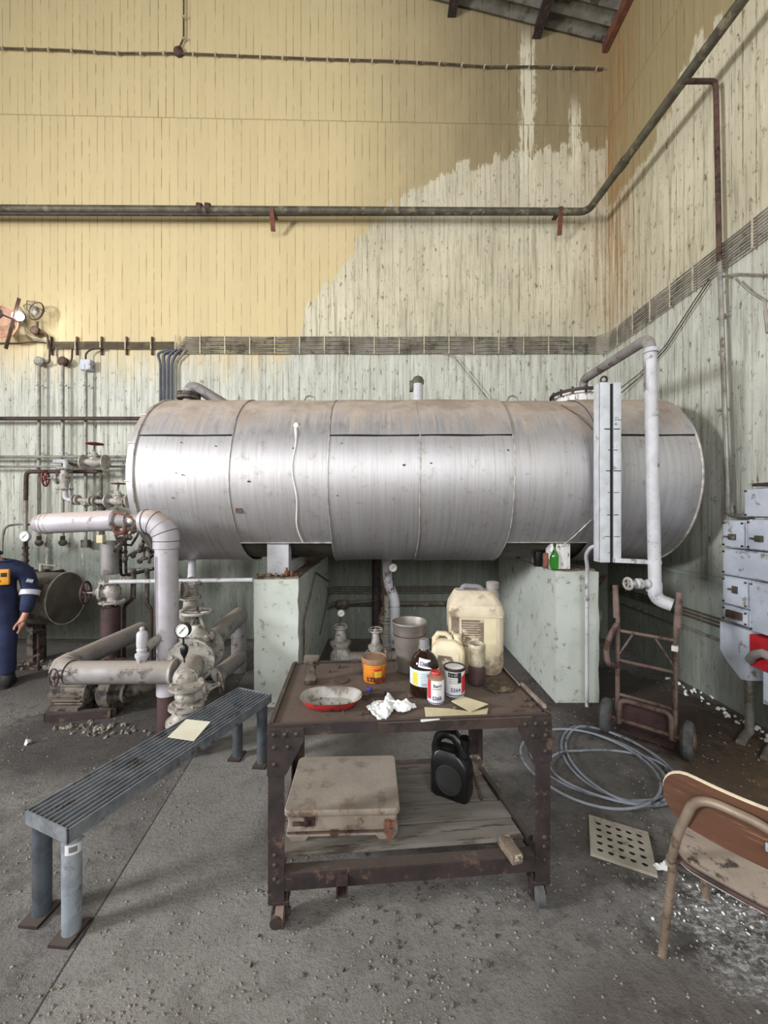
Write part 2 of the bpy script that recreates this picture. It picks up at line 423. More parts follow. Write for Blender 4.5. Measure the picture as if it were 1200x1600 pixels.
M['red_bright'] = mat('red_enamel', (176, 30, 40), (140, 24, 32), 9, .45)
M['rust'] = mat('brown_rust', (92, 68, 58), (64, 46, 42), 10, .8, .1, .4, (44, 30, 28), .4, 9)
M['rust_red'] = mat('red_oxide', (122, 74, 56), (88, 54, 44), 14, .8, 0, .4)
M['maroon'] = mat('maroon_primer', (74, 52, 50), (56, 40, 40), 6, .7, 0, .3, (40, 32, 30), .3, 7)
M['dark_iron'] = mat('dark_purplish_iron', (62, 52, 52), (44, 37, 38), 9, .6, .25, .4, (92, 70, 58), .25, 12, (104, 92, 82), .4)
M['table_top'] = mat('grimy_brown_steel_sheet', (70, 56, 50), (48, 38, 35), 5, .62, .15, .45, (34, 27, 26), .42, 4, (112, 98, 88), .6)
M['gunmetal'] = mat('old_pipe_olive', (92, 88, 74), (66, 62, 54), 8, .6, .2, .3, (120, 110, 92), .3, 9, (128, 118, 98), .5)
M['cable'] = mat('grey_cable', (150, 144, 134), (104, 97, 88), 6, .7, 0, .1, (70, 62, 54), .35, 5, (160, 150, 134), .5)
M['cable_dark'] = mat('brown_cable', (84, 72, 58), (60, 50, 42), 8, .75, 0, .2, (110, 98, 76), .3, 7)
M['cable_blue'] = mat('blue_grey_cable', (88, 92, 104), (66, 68, 78), 8, .6, 0, .1)
M['clip'] = mat('pale_clip', (196, 186, 164), (160, 148, 126), 12, .6)
M['conduit'] = mat('zinc_conduit', (150, 148, 142), (118, 113, 106), 7, .5, .35, .2, (92, 82, 72), .3, 9)
M['concrete_paint'] = mat('mint_painted_concrete', (190, 195, 188), (176, 182, 173), 3, .85, 0, .5, (128, 128, 114), .17, 12)
M['concrete_raw'] = mat('broken_concrete', (128, 110, 92), (96, 80, 66), 14, .95, 0, .9, (70, 52, 42), .4, 12)
M['white_flaking'] = mat('flaking_white_paint', (222, 220, 218), (204, 200, 198), 6, .65, 0, .3, (74, 62, 54), .30, 12, stretch=(3, 3, 1))
M['bench'] = mat('galvanised_grating', (150, 155, 162), (118, 123, 130), 12, .5, .55, .3, (72, 68, 66), .3, 9, (120, 116, 112), .35)
M['galv'] = mat('galvanised_tube', (184, 194, 206), (150, 158, 168), 16, .42, .6, .2, (104, 98, 92), .3, 12)
M['galv_shaded'] = mat('shaded_galvanised_tube', (98, 106, 116), (80, 84, 90), 14, .5, .5, .2, (80, 74, 70), .3, 10)  # darker copy of galv, shade painted into the three less lit bench legs
M['paper'] = mat('cream_paper', (226, 222, 200), (214, 208, 186), 4, .9, 0, .1)
M['tissue'] = mat('white_tissue', (234, 236, 236), (222, 224, 224), 8, .9, 0, .2)
M['yellow_paper'] = mat('aged_tape_paper', (206, 196, 164), (184, 172, 142), 5, .85, 0, .1)
M['wood'] = mat('grey_dusty_plank', (118, 112, 104), (96, 90, 83), 3, .9, 0, .3, (66, 56, 48), .26, 5, stretch=(.6, 5, 3))
M['scale_box'] = mat('rusty_cream_steel', (160, 150, 138), (136, 124, 112), 7, .75, .1, .35, (102, 80, 66), .36, 10, (150, 138, 126), .5)
M['black_plastic'] = mat('black_plastic', (20, 20, 22), (15, 15, 16), 6, .32, 0, .05)
M['rubber'] = mat('worn_rubber', (92, 92, 94), (62, 62, 64), 12, .8, 0, .4)
M['hose'] = mat('grey_hose', (152, 158, 170), (122, 127, 136), 6, .5, 0, .1, (64, 60, 58), .25, 6)
M['jerry'] = mat('dirty_ivory_plastic', (206, 194, 170), (182, 168, 144), 6, .55, 0, .2, (126, 110, 92), .30, 6, (168, 156, 142), .95)
M['jerry_small'] = mat('cream_plastic', (218, 206, 178), (198, 182, 150), 8, .5, 0, .2, (124, 98, 72), .22, 8, (190, 172, 142), .5)
M['label_brown'] = mat('brown_torn_label', (122, 108, 94), (98, 84, 72), 18, .8, 0, .2, (196, 184, 162), .3, 22)
M['label_white'] = mat('white_label', (228, 228, 230), (214, 214, 218), 8, .6, 0, .05)
M['label_blue'] = mat('pale_blue_label', (196, 212, 220), (176, 194, 202), 10, .6, 0, .05, (230, 232, 228), .3, 12)
M['label_yellow'] = mat('yellow_label', (224, 192, 66), (200, 160, 44), 10, .6)
M['ink'] = mat('blue_ink', (52, 66, 120), (44, 54, 100), 5, .7, 0, 0)
M['black_ink'] = mat('black_ink', (30, 28, 32), (22, 20, 24), 5, .7, 0, 0)
M['red_ink'] = mat('red_ink', (196, 46, 60), (170, 36, 50), 5, .6, 0, 0)
M['orange'] = mat('orange_yellow_label', (214, 134, 38), (188, 96, 32), 9, .55, 0, .2, (112, 46, 30), .38, 13)
M['rim_brown'] = mat('brown_lid', (142, 112, 88), (112, 84, 66), 9, .75, 0, .3)
M['bucket'] = mat('dull_tin', (136, 130, 124), (104, 98, 92), 7, .5, .5, .3, (92, 76, 66), .30, 6, (140, 126, 114), .4)
M['foil'] = mat('crinkled_foil', (196, 188, 166), (160, 150, 128), 20, .4, .3, .8)
M['cap_grey'] = mat('grey_plastic', (128, 126, 130), (104, 102, 106), 7, .6)
M['cap_blue'] = mat('blue_plastic', (56, 60, 150), (50, 54, 130), 7, .5)
M['enamel_grey'] = mat('grey_enamel', (166, 164, 160), (136, 131, 126), 7, .45, 0, .2, (104, 94, 86), .3, 9)
M['enamel_red'] = mat('red_enamel_worn', (184, 52, 52), (160, 42, 42), 8, .4, 0, .2, (78, 40, 36), .25, 12)
M['plywood'] = mat('brown_plywood', (92, 62, 46), (74, 50, 37), 3, .5, 0, .15, (132, 100, 74), .12, 14, stretch=(.5, .5, 7))
M['ply_edge'] = mat('pale_plywood_edge', (206, 192, 166), (180, 164, 140), 8, .7)
M['seat'] = mat('dusty_seat', (168, 154, 142), (146, 132, 120), 5, .8, 0, .2, (70, 58, 50), .30, 16)
M['chair_tube'] = mat('tan_enamel_tube', (144, 128, 112), (118, 102, 88), 8, .5, .2, .2, (82, 60, 46), .28, 10)
M['truck'] = mat('brown_painted_tube', (116, 96, 88), (88, 70, 64), 8, .65, .1, .3, (66, 44, 38), .35, 8)
M['tile'] = mat('beige_drain_tile', (178, 170, 158), (158, 150, 138), 7, .85, 0, .35, (124, 116, 106), .12, 14)
M['cabinet'] = mat('pale_grey_switchgear', (184, 190, 202), (164, 170, 182), 5, .55, 0, .15, (120, 112, 104), .2, 9)
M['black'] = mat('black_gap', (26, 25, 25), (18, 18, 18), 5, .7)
M['dial'] = mat('white_dial', (236, 236, 230), (224, 224, 218), 4, .4, 0, 0)
M['roof'] = mat('corrugated_asbestos', (112, 108, 98), (84, 80, 72), 4, .9, 0, .4, (58, 52, 46), .35, 5)
M['navy'] = mat('navy_coverall', (34, 44, 78), (26, 34, 62), 9, .9, 0, .3)
M['reflective'] = mat('silver_reflective_band', (206, 206, 212), (188, 188, 196), 12, .45, 0, .1)
M['skin'] = mat('skin', (196, 146, 124), (182, 130, 108), 12, .5, 0, .1)
M['hair'] = mat('dark_hair', (44, 34, 28), (32, 24, 20), 20, .7)
M['device'] = mat('orange_yellow_case', (222, 156, 36), (200, 134, 28), 7, .45)
M['boot'] = mat('black_boot', (34, 32, 32), (26, 24, 24), 8, .6)
M['vessel'] = mat('dark_dusty_vessel', (112, 106, 97), (90, 84, 77), 4, .7, .1, .2, (70, 62, 54), .3, 5)
M['ledge'] = mat('grey_green_ledge', (132, 138, 130), (108, 112, 104), 6, .8)
M['brass'] = mat('dull_brass', (168, 142, 84), (140, 116, 66), 8, .4, .6)
M['rubble'] = mat('pale_rubble', (150, 142, 132), (116, 108, 98), 12, .95, 0, .5)
def glass(name, col, rough=.05, trans=1.0):
    s = NT(name); s.out(srgb(*col), rough); s.b.inputs['Transmission Weight'].default_value = trans; s.b.inputs['IOR'].default_value = 1.45; return s.m
M['brown_glass'] = mat('brown_glass', (38, 22, 18), (30, 18, 15), 4, .08, 0, 0)
M['green_glass'] = glass('green_glass', (70, 170, 60))
M['clear_glass'] = glass('clear_glass', (235, 235, 228), .25); M['clear_glass'].node_tree.nodes['Principled BSDF'].inputs['Alpha'].default_value = .35
def emit(name, c, e):
    s = NT(name); s.out(c, .5); s.b.inputs['Emission Color'].default_value = (*c, 1); s.b.inputs['Emission Strength'].default_value = e; return s.m
M['bulb'] = emit('lit_bulb', (.9, .95, 1.0), 14)
M['reflector'] = mat('peach_reflector', (226, 190, 168), (196, 150, 124), 8, .35, .4, .1, (150, 100, 72), .2, 8)
# ------------------------------------------------------------ structure
WY, RX = 4.7, 2.65
LX, BY = -6.8, -4.6
CZ = lambda x: 7.05 + .254 * (RX - x)
b = MB(); b.poly([(LX, BY, -.2), (RX + .3, BY, -.2), (RX + .3, WY + .3, -.2), (LX, WY + .3, -.2)], .2, (0, 0, 1)); struct('floor', b, M['floor'])
b = MB(); b.poly([(LX - .2, WY, 0), (RX, WY, 0), (RX, WY, CZ(RX)), (LX - .2, WY, CZ(LX))], .25, (0, 1, 0)); struct('wall_back', b, M['wall_back'])
b = MB(); b.poly([(RX, BY, 0), (RX, WY + .25, 0), (RX, WY + .25, 7.05), (RX, BY, 7.05)], .25, (1, 0, 0)); struct('wall_right', b, M['wall_right'])
M['plain'] = mat('plain_wall_paint', (196, 186, 156), (176, 168, 140), 2, .9, 0, .2, (120, 110, 90), .2, 2)
def wall_with_hole(name, f, w0, w1, h, a0, a1, z0, z1, nrm):
    b = MB()
    for (p, q, r, t) in ((w0, a0, 0, h), (a1, w1, 0, h), (a0, a1, 0, z0), (a0, a1, z1, h)):
        b.poly([f(p, r), f(q, r), f(q, t), f(p, t)], .25, nrm)
    return struct(name, b, M['plain'])
wall_with_hole('wall_rear', lambda a, z: V((a, BY, z)), LX, RX, 7.0, -6.0, 2.45, 2.2, 6.0, (0, -1, 0))
wall_with_hole('wall_left', lambda a, z: V((LX, a, z)), BY, WY, 9.4, -1.7, -.1, 2.4, 4.0, (-1, 0, 0))
for nm, f, a0, a1, z0, z1 in (('window_1', lambda a, z: V((a, BY - .1, z)), -6.0, 2.45, 2.2, 6.0), ('window_2', lambda a, z: V((LX - .1, a, z)), -1.7, -.1, 2.4, 4.0)):
    b = MB()
    for i in range(6):
        a = a0 + (a1 - a0) * i / 5; b.beam(f(a, z0), f(a, z1), .06, .05)
    for i in range(4):
        z = z0 + (z1 - z0) * i / 3; b.beam(f(a0, z), f(a1, z), .05, .06)
    struct(nm, b, M['dark_iron'])
# corrugated roof sheets (waves run up the slope), eave and purlins
b = MB(); ny = 330
b.sheet(lambda s, t: V((LX - .3 + (RX + .3 - LX + .3) * t, BY - .3 + (WY + .05 - BY + .3) * s, CZ(LX - .3 + (RX + .6 - LX) * t) + .03 * math.sin((WY + .05 - BY + .3) * s / .15 * 2 * PI))), ny, 2, .008)
struct('ceiling', b, M['roof'], 60)
k = 0
for x in (1.80, .80, -.2, -1.2):
    k += 1; b = MB(); z = CZ(x) - .1
    b.beam((x, BY, z), (x, WY - .01, z), .05, .13); b.beam((x, BY, z - .065), (x, WY - .01, z - .065), .1, .012)
    struct('trim_%d' % k, b, M['dark_iron'])
b = MB(); b.beam((RX - .04, BY, CZ(RX) - .06), (RX - .04, WY - .01, CZ(RX) - .06), .06, .12); struct('trim_5', b, M['rust_red'])
# dado ledge on the right wall
b = MB(); b.beam((RX - .008, WY, .97), (RX - .008, 2.2, .97), .016, .03); struct('trim_6', b, M['ledge'])

# ------------------------------------------------------------ concrete piers
def pier(label, x0, x1, y0, y1, h, seed):
    t = thing('concrete_pier', label, 'pier', ((x0 + x1) / 2, (y0 + y1) / 2, 0))
    b = MB(); b.box(((x0 + x1) / 2, (y0 + y1) / 2, h / 2), (x1 - x0, y1 - y0, h))
    bmesh.ops.subdivide_edges(b.bm, edges=b.bm.edges[:], cuts=11, use_grid_fill=True)
    for v in b.bm.verts:
        k = .010 if v.co.z > h - .01 or v.co.x > x1 - .01 and v.co.y < y0 + .01 else .003
        if v.co.z > .01: v.co += mnoise.noise_vector(v.co * 13 + V((seed, 0, 0))) * k
    part('painted_body', b, M['concrete_paint'], t)
    b = MB(); b.box(((x0 + x1) / 2, (y0 + y1) / 2 + .02, h + .003), (x1 - x0 - .02, y1 - y0 - .06, .02))
    bmesh.ops.subdivide_edges(b.bm, edges=b.bm.edges[:], cuts=8, use_grid_fill=True); b.jit(.012, 14)
    part('broken_top', b, M['concrete_raw'], t, label='bare crumbling concrete on top of the pier')
    return t
pier('pale green painted concrete pier under the left saddle of the tank', -1.0, -.66, 3.05, 4.68, .98, 1)
pier('pale green painted concrete pier under the right saddle, behind the hand truck', 1.35, 1.69, 3.12, 4.68, 1.03, 5)

# ------------------------------------------------------------ storage tank
TY, TZ, TR = 3.6, 1.777, .71
def cp(x, a, R=TR): return V((x, TY - R * math.sin(math.radians(a)), TZ + R * math.cos(math.radians(a))))
tank = thing('storage_tank', 'huge horizontal metal-clad cylindrical tank resting on two concrete piers', 'tank', (.245, TY, TZ - TR))
b = MB(); b.lathe((-1.85, TY, TZ), (1, 0, 0), [(TR - .05, 0), (TR - .03, .02), (TR - .03, 4.16), (TR - .06, 4.19)], 64); part('shell', b, M['tank_dark'], tank)
def sheet_arc(x0, x1, a0, a1, R, m=M['tank'], name='cladding_sheet', label=None):
    n = max(4, int(abs(a1 - a0) / 4)); b = MB()
    b.sheet(lambda s, t: cp(x0 + (x1 - x0) * s, a0 + (a1 - a0) * t, R + .0025 * math.sin(9 * s + .1 * a0)), 6, n, .003)
    return part(name, b, m, tank, label=label, ang=50)
segs = [(-1.83, -1.13, 65, 200), (-1.13, -.41, None, 137), (-.41, .266, 65, 200), (.266, .956, 65, 200), (.956, 1.60, None, 137), (1.60, 2.32, 65, 200)]
for i, (x0, x1, lap, bot) in enumerate(segs):
    R = TR - (.002 if i % 2 else .006)
    if lap:
        sheet_arc(x0, x1, lap + .7, bot, R); sheet_arc(x0, x1, -75, lap, R + .007)
        sheet_arc(x0, x1, -160, -75.5, R)
    else:
        sheet_arc(x0, x1, -90, bot, R)
        b = MB(); b.tube([cp(x0 + (x1 - x0) * q / 6, bot, R + .003) for q in range(7)], .004, 6); part('sheet_edge', b, M['seam'], tank)
for x in (-1.13, -.41, .266, .956):
    b = MB(); b.tube([cp(x + .004 * math.sin(a / 9), a, TR + .001) for a in range(-90, 190, 4)], .0035, 6); part('seam_bead', b, M['seam'], tank)
for x in (-1.835, 2.325):
    b = MB(); b.tube([cp(x, a, TR + .001) for a in range(-180, 180, 4)], .008, 6, closed=True); part('end_rim', b, M['seam'], tank)
for x0, x1 in ((-1.80, -1.18), (-.39, .25), (.28, .75), (1.62, 2.31)):
    b = MB(); b.tube([cp(x0 + (x1 - x0) * q / 8, 65.6, TR - .001) for q in range(9)], .0045, 5); part('lap_gap', b, M['black'], tank, label='dark open lap between sheets')
# heads: shallow dish at the right end, stepped cover at the left
b = MB(); b.lathe((2.32, TY, TZ), (1, 0, 0), [(TR, 0), (TR * .9, .03), (TR * .6, .07), (.05, .09)], 64); part('end_head', b, M['tank'], tank)
b = MB(); b.lathe((-1.835, TY, TZ), (-1, 0, 0), [(TR - .015, 0), (TR - .02, .06), (TR - .05, .065), (TR * .6, .09), (.05, .1)], 64); part('end_head', b, M['tank'], tank)
b = MB()
for a in range(-170, 180, 24): b.tube([cp(-1.84, a, TR - .01), cp(-1.90, a, TR - .014)], .004, 5)
part('head_cover_ribs', b, M['seam'], tank)
# drip and marks
b = MB(); pts = []
for q in range(20):
    a = 60 + q * 4; pts.append(cp(-.665 + .012 * math.sin(q * .7) + q * .0012, a, TR + .002))
b.tube(pts, [.010, .012] + [.0055] * 18, 6); b.sph(cp(-.665, 58, TR), .02, (1, .3, 1.2)); part('paint_drip', b, M['drip'], tank, label='white paint run down the front')
b = MB()
for _ in range(12):
    x = random.uniform(-1.7, 1.5); a = random.uniform(68, 110)
    p = cp(x, a, TR + .0005); b.sph(p, random.uniform(.004, .009), (1.6, .25, .8), 6)
part('grime_spots', b, M['rust'], tank, kind='stuff')
b = MB(); b.box(cp(-1.075, 112, TR), (.05, .006, .035)); part('fixing_plate', b, M['rust'], tank)
# saddle legs
for px0, px1, m in ((416, 450, 'grey_paint'), (862, 893, 'white_flaking')):
    x0 = (px0 - 600) / F * 3.12; x1 = (px1 - 600) / F * 3.12
    b = MB(); zb = 1.0 if px0 < 600 else 1.048; b.box(((x0 + x1) / 2, 3.19, (zb + 1.31) / 2), (x1 - x0, .10, 1.31 - zb), bev=.004); b.box(((x0 + x1) / 2, 3.55, zb + .05), (x1 - x0, .6, .10))
    part('saddle_leg', b, M[m], tank, label='flaking white saddle leg' if m == 'white_flaking' else None)
# manway on top at the right
b = MB(); mx = 1.77
b.lathe((mx, 3.6, 2.46), (0, 0, 1), [(.20, 0), (.20, .065), (.23, .065), (.23, .08)], 32)
part('manway_neck', b, M['white_flaking'], tank)
b = MB(); b.lathe((mx, 3.6, 2.541), (0, 0, 1), [(.25, 0), (.25, .022), (.20, .03), (.12, .038), (.02, .04)], 32)
mw = part('manway_cover', b, M['dark_iron'], tank)
for i in range(14):
    a = 2 * PI * i / 14; b = MB(); b.cyl((mx + .232 * math.cos(a), 3.6 + .232 * math.sin(a), 2.52), (mx + .232 * math.cos(a), 3.6 + .232 * math.sin(a), 2.58), .011, n=6); part('bolt', b, M['rust'], mw)
# vent stub with cap, lifting hooks, left flanged elbow on top
b = MB(); p = P(653, 640, 3.6); b.cyl((p.x, 3.6, 2.45), (p.x, 3.6, 2.67), .047, n=16); part('vent_pipe', b, M['grey_paint'], tank)
b = MB(); b.lathe((p.x, 3.6, 2.66), (0, 0, 1), [(.054, 0), (.056, .03), (.04, .06), (.01, .075)], 16); b.box((p.x - .06, 3.6, 2.64), (.03, .05, .09)); part('vent_cap', b, M['gunmetal'], tank)
for px in (487, 795):
    x = (px - 600) / F * 3.6
    b = MB(); b.tube([V((x - .05, 3.5, 2.47)), V((x - .03, 3.5, 2.515)), V((x, 3.5, 2.525)), V((x + .04, 3.5, 2.51)), V((x + .05, 3.5, 2.47))], .007, 6); part('lifting_hook', b, M['conduit'], tank)
b = MB(); b.cyl((-1.77, 3.6, 2.52), (-1.77, 3.6, 2.545), .10, n=24); b.cyl((-1.77, 3.6, 2.55), (-1.77, 3.6, 2.575), .10, n=24); part('top_flange', b, M['valve_dark'], tank)
b = MB(); b.tube(fillet([(-1.77, 3.6, 2.45), (-1.77, 3.6, 2.67), (-1.35, 3.75, 2.42)], .12), .05, 14); part('top_elbow', b, M['dusty_pipe'], tank)
# clamp handles on the cladding by the gauge board
for (px, py) in ((933, 672), (935, 815)):
    p = P(px, py, 2.91); b = MB(); b.torus(p + V((0, -.01, 0)), (1, .2, .1), .035, .006, 14, 6); b.box(p, (.03, .02, .09)); part('sheet_latch', b, M['gunmetal'], tank)
# strap wire
b = MB(); b.tube([cp(1.42, 35, TR + .006), cp(1.5, 50, TR + .008), cp(1.56, 62, TR + .01)], .003, 5); part('strap_wire', b, M['rust'], tank)
b = MB(); b.tube([cp(1.55, 118, TR + .006), cp(1.46, 130, TR + .01), cp(1.40, 140, TR + .01)], .004, 5); part('strap_wire', b, M['seam'], tank)

# ------------------------------------------------------------ level gauge board
gb = thing('level_gauge_board', 'tall pale grey level board with a black centre line and tick marks', 'gauge board', (1.57, 2.74, 1.16))
for (xa, xb) in ((1.500, 1.567), (1.595, 1.644)):
    b = MB(); b.box(((xa + xb) / 2, 2.76, 1.775), (xb - xa, .02, 1.25), bev=.002)
    if xa < 1.55: b.box((xa + .006, 2.80, 1.775), (.012, .08, 1.25), bev=.002)
    part('plank', b, M['board_paint'], gb)
b = MB(); b.box((1.581, 2.775, 1.775), (.03, .01, 1.24)); part('centre_line', b, M['black'], gb)
for i, (z, xa, xb, th) in enumerate(((2.075, 1.527, 1.572, .008), (2.075, 1.592, 1.636, .006), (1.93, 1.553, 1.572, .005), (1.93, 1.592, 1.618, .005),
                     (1.785, 1.538, 1.572, .006), (1.785, 1.592, 1.642, .006), (1.635, 1.550, 1.572, .004), (1.635, 1.592, 1.63, .004), (1.48, 1.545, 1.572, .005), (1.48, 1.592, 1.625, .005),
                     (1.33, 1.53, 1.572, .004), (1.33, 1.592, 1.635, .004), (1.22, 1.55, 1.572, .003))):
    b = MB(); b.box(((xa + xb) / 2, 2.7492, z), (xb - xa, .0012, th)); part('tick_mark', b, M['black_ink'], gb)
for z, t in ((2.148, '---'), (2.128, '==='), (2.10, 'A')):
    lettering(t, .03, M['black_ink'], gb, lambda x, y, z=z: V((1.597 + x, 2.7493, z + y)))
b = MB(); b.torus((1.545, 2.79, 2.43), (0, 1, .3), .022, .007, 14, 6); b.box((1.545, 2.79, 2.405), (.05, .02, .02)); part('pulley', b, M['rust'], gb)
b = MB(); b.beam((1.60, 2.75, 1.165), (1.80, 2.66, 1.165), .012, .03); b.beam((1.60, 2.75, 1.165), (1.60, 2.80, 1.165), .012, .03); part('bracket', b, M['grey_paint'], gb)

# ------------------------------------------------------------ overflow standpipe in front of the tank
t = thing('overflow_pipe', 'tall pale grey pipe from the tank manway down past the gauge board', 'pipe', (1.75, 2.6, .95))
pts = fillet([(1.80, 3.55, 2.66), (1.80, 3.50, 2.76), (1.755, 2.62, 2.66), (1.77, 2.60, .98), (1.80, 2.55, .93)], .085)
b = MB(); b.tube(fillet([(1.81, 3.6, 2.575), (1.81, 3.6, 2.70), (1.757, 2.62, 2.655), (1.757, 2.62, 2.3)], .10), .037, 16); part('top_run', b, M['dusty_pipe'], t)
b = MB(); b.cyl((1.757, 2.62, 2.58), (1.775, 2.6, 1.02), .038, n=16); part('riser', b, M['grey_paint'], t)
for z in (2.56, 1.17, .99): 
    b = MB(); x = 1.757 + (2.58 - z) * .0115; b.cyl((x, 2.612, z - .012), (x, 2.612, z + .012), .044 if z > 2 else .047, n=16); part('collar', b, M['grey_paint'], t)
b = MB(); b.tube(fillet([(1.775, 2.6, 1.04), (1.775, 2.6, .93), (1.87, 2.52, .895)], .06), .042, 16); part('outlet_elbow', b, M['grey_paint'], t)
b = MB(); b.lathe((1.862, 2.527, .898), (.095, -.08, -.035), [(.046, -.02), (.046, .02), (.034, .021), (.030, -.01)], 18); part('outlet_thread', b, M['black'], t)
v = thing('drain_valve', 'small pale grey valve with round knob at the foot of the overflow pipe', 'valve', (1.66, 2.6, 1.03))
b = MB(); b.lathe((1.73, 2.6, 1.03), (-1, 0, 0), [(.03, 0), (.022, .03), (.035, .045), (.035, .075), (.015, .09), (.012, .13)], 14); part('body', b, M['grey_paint'], v)
b = MB(); b.torus((1.60, 2.6, 1.03), (-1, -.2, 0), .036, .009, 16, 8); b.beam((1.60, 2.6, .995), (1.60, 2.6, 1.065), .01, .01); b.beam((1.60, 2.565, 1.03), (1.60, 2.635, 1.03), .01, .01, up=(0, 0, 1)); part('knob', b, M['valve'], v)

b = MB(); b.tube(fillet([P(942, 853, 2.85), P(925, 853, 2.9), P(915, 866, 2.95), P(918, 885, 3.0), P(917, 900, 3.04), (P(917, 900, 3.06).x, 3.06, .0)], .07), .014, 10)
b.cyl(P(917, 870, 3.0) + V((0, 0, -.3)), P(917, 870, 3.0) + V((0, 0, -.33)), .018, n=10)
solo('drain_tube', b, M['grey_paint'], 'thin pale grey tube looping from the gauge board down the right pier', 'pipe')

# ------------------------------------------------------------ bottles and bits on the piers
g = thing('green_bottle', 'small green glass bottle standing on the right concrete pier', 'bottle', (*P(866, 893, 3.145).xy, 1.05))
c = V((P(866, 893, 3.145).x, 3.145, 1.05))
b = MB(); b.lathe(c, (0, 0, 1), [(.028, 0), (.033, .01), (.033, .10), (.026, .125), (.012, .15), (.011, .185)], 18); part('glass', b, M['green_glass'], g)
b = MB(); b.lathe(c, (0, 0, 1), [(.013, .183), (.014, .195), (.011, .205), (.004, .208)], 12); part('stopper', b, M['dark_iron'], g)
c = V((P(853, 893, 3.2).x, 3.2, 1.05)); b = MB(); b.lathe(c, (0, 0, 1), [(.022, 0), (.024, .004), (.024, .11), (.018, .12)], 14)
solo('rusty_can', b, M['rust_red'], 'narrow rust-brown can just behind the green bottle', 'can')
c = V((P(842, 893, 3.3).x, 3.3, 1.05)); b = MB(); b.lathe(c, (0, 0, 1), [(.04, 0), (.042, .004), (.042, .12), (.03, .135), (.018, .15)], 16)
solo('dark_jar', b, M['black_plastic'], 'black jar on the right pier, left of the brown can', 'jar')
def rock(b, c, r, seed=0):
    q = bmesh.ops.create_icosphere(b.bm, subdivisions=1, radius=r)
    R = Quaternion((random.random(), random.random(), random.random(), random.random() + .1)).normalized().to_matrix().to_4x4()
    bmesh.ops.transform(b.bm, matrix=Matrix.Translation(V(c)) @ R @ Matrix.Diagonal((1, random.uniform(.5, .9), random.uniform(.4, .8), 1)), verts=q['verts'])
    for v_ in q['verts']: v_.co += V([random.uniform(-.2, .2) * r for _ in range(3)])
for i, (px, py, r) in enumerate(((410, 903, .022), (420, 904, .027), (432, 905, .024), (441, 903, .02), (425, 899, .018), (462, 902, .016), (402, 905, .018), (470, 896, .02))):
    b = MB(); p = P(px, py, 3.10 + .012 * i); rock(b, (p.x, p.y, .995 + r * .35), r)
    solo('concrete_chip', b, M['concrete_raw'], 'brown chip in the crumbled heap on the left pier', 'rubble', 'concrete chips on the left pier')
for i, (px, r) in enumerate(((448, .018), (456, .014))):
    b = MB(); p = P(px, 905, 3.14); b.cyl((p.x, p.y, .995), (p.x, p.y, 1.035), r, n=6); b.cyl((p.x, p.y, 1.0), (p.x, p.y, 1.06), r * .5, n=8)
    solo('anchor_bolt', b, M['rust_red'], 'rusty anchor bolt standing on the left pier beside the saddle leg', 'bolt', 'anchor bolts on the left pier')

# ------------------------------------------------------------ wall cables and conduits
YW = WY - .03
t = thing('cable_bundle', 'long bundle of parallel grey cables running along back and right walls', 'cables', (0, YW, 3.35))
for i in range(9):
    z = 3.37 + i * .0235; b = MB(); jit = lambda k: .004 * math.sin(i * 3.1 + k * 1.7)
    yy = YW - .004 * (i % 2)
    pts = [(-2.50 + .02 * i, yy, z)] + [(-2.3 + .35 * q, yy, z + jit(q)) for q in range(13)]
    pts += [(RX - .16, yy, z), (RX - .05, yy - .10, z + .01), (RX - .035, 4.3, z + .015)] + [(RX - .035, 4.1 - .3 * q, z + .015 + jit(q + 3) * .7 - .012 * q * (0 if q < 7 else 1)) for q in range(9)]
    b.tube(pts, .0066, 6); part('cable', b, M['cable'], t)
for q in range(17):
    x = -2.45 + q * .292
    b = MB(); b.box((x, YW - .016, 3.465), (.012, .006, .22)); part('clip', b, M['clip'], t)
for q in range(9):
    y = 4.42 - q * .27
    b = MB(); b.box((RX - .052, y, 3.48), (.006, .012, .24)); part('clip', b, M['clip'], t)
t = thing('cable_bundle', 'narrow bundle of dark brown cables at the left of the back wall', 'cables', (-3.2, YW, 3.4))
for i in range(5):
    z = 3.425 + i * .018; b = MB(); b.tube([(-3.96, YW, z), (-3.4, YW, z + .003), (-2.9, YW, z - .003), (-2.46, YW, z + .002)], .0062, 6); part('cable', b, M['cable_dark'], t)
for px in (78, 118, 157, 196, 236):
    x = (px - 600) / F * 4.66; b = MB(); b.box((x, YW + .012, 3.46), (.022, .012, .215)); s_ = part('bracket', b, M['rust'], t)
    b = MB(); b.box((x, YW - .014, 3.46), (.012, .01, .10)); part('clip', b, M['clip'], t)
b = MB(); b.tube(fillet([(-2.50, YW, 3.35), (-2.68, YW, 3.30)], .05), .006, 6)
b = MB(); b.tube([(-6.75, YW, 3.50), (-4.9, YW, 3.49), (-4.3, YW, 3.485), (-4.1, YW, 3.505), (-3.96, YW, 3.49)], .008, 6)
solo('wall_cable', b, M['cable_dark'], 'single dark cable entering from the left edge into the brown bundle', 'cable')
for i, px in enumerate((250, 256, 262, 268, 275)):
    x = (px - 600) / F * 4.66
    b = MB(); b.tube(fillet([(x, YW, 2.2), (x, YW, 3.26), (x + .03 * (i - 1), YW - .02, 3.36), (x + .12, YW - .03, 3.40)], .06), .015 if i < 4 else .011, 8)
    solo('riser_cable', b, M['cable_blue'] if i < 4 else M['cable'], 'blue-grey cable dropping from the bundle behind the tank\'s left shoulder' if i < 4 else 'pale cable dropping behind the tank, right of the blue-grey ones', 'cable', 'blue-grey cables behind the tank' if i < 4 else None)
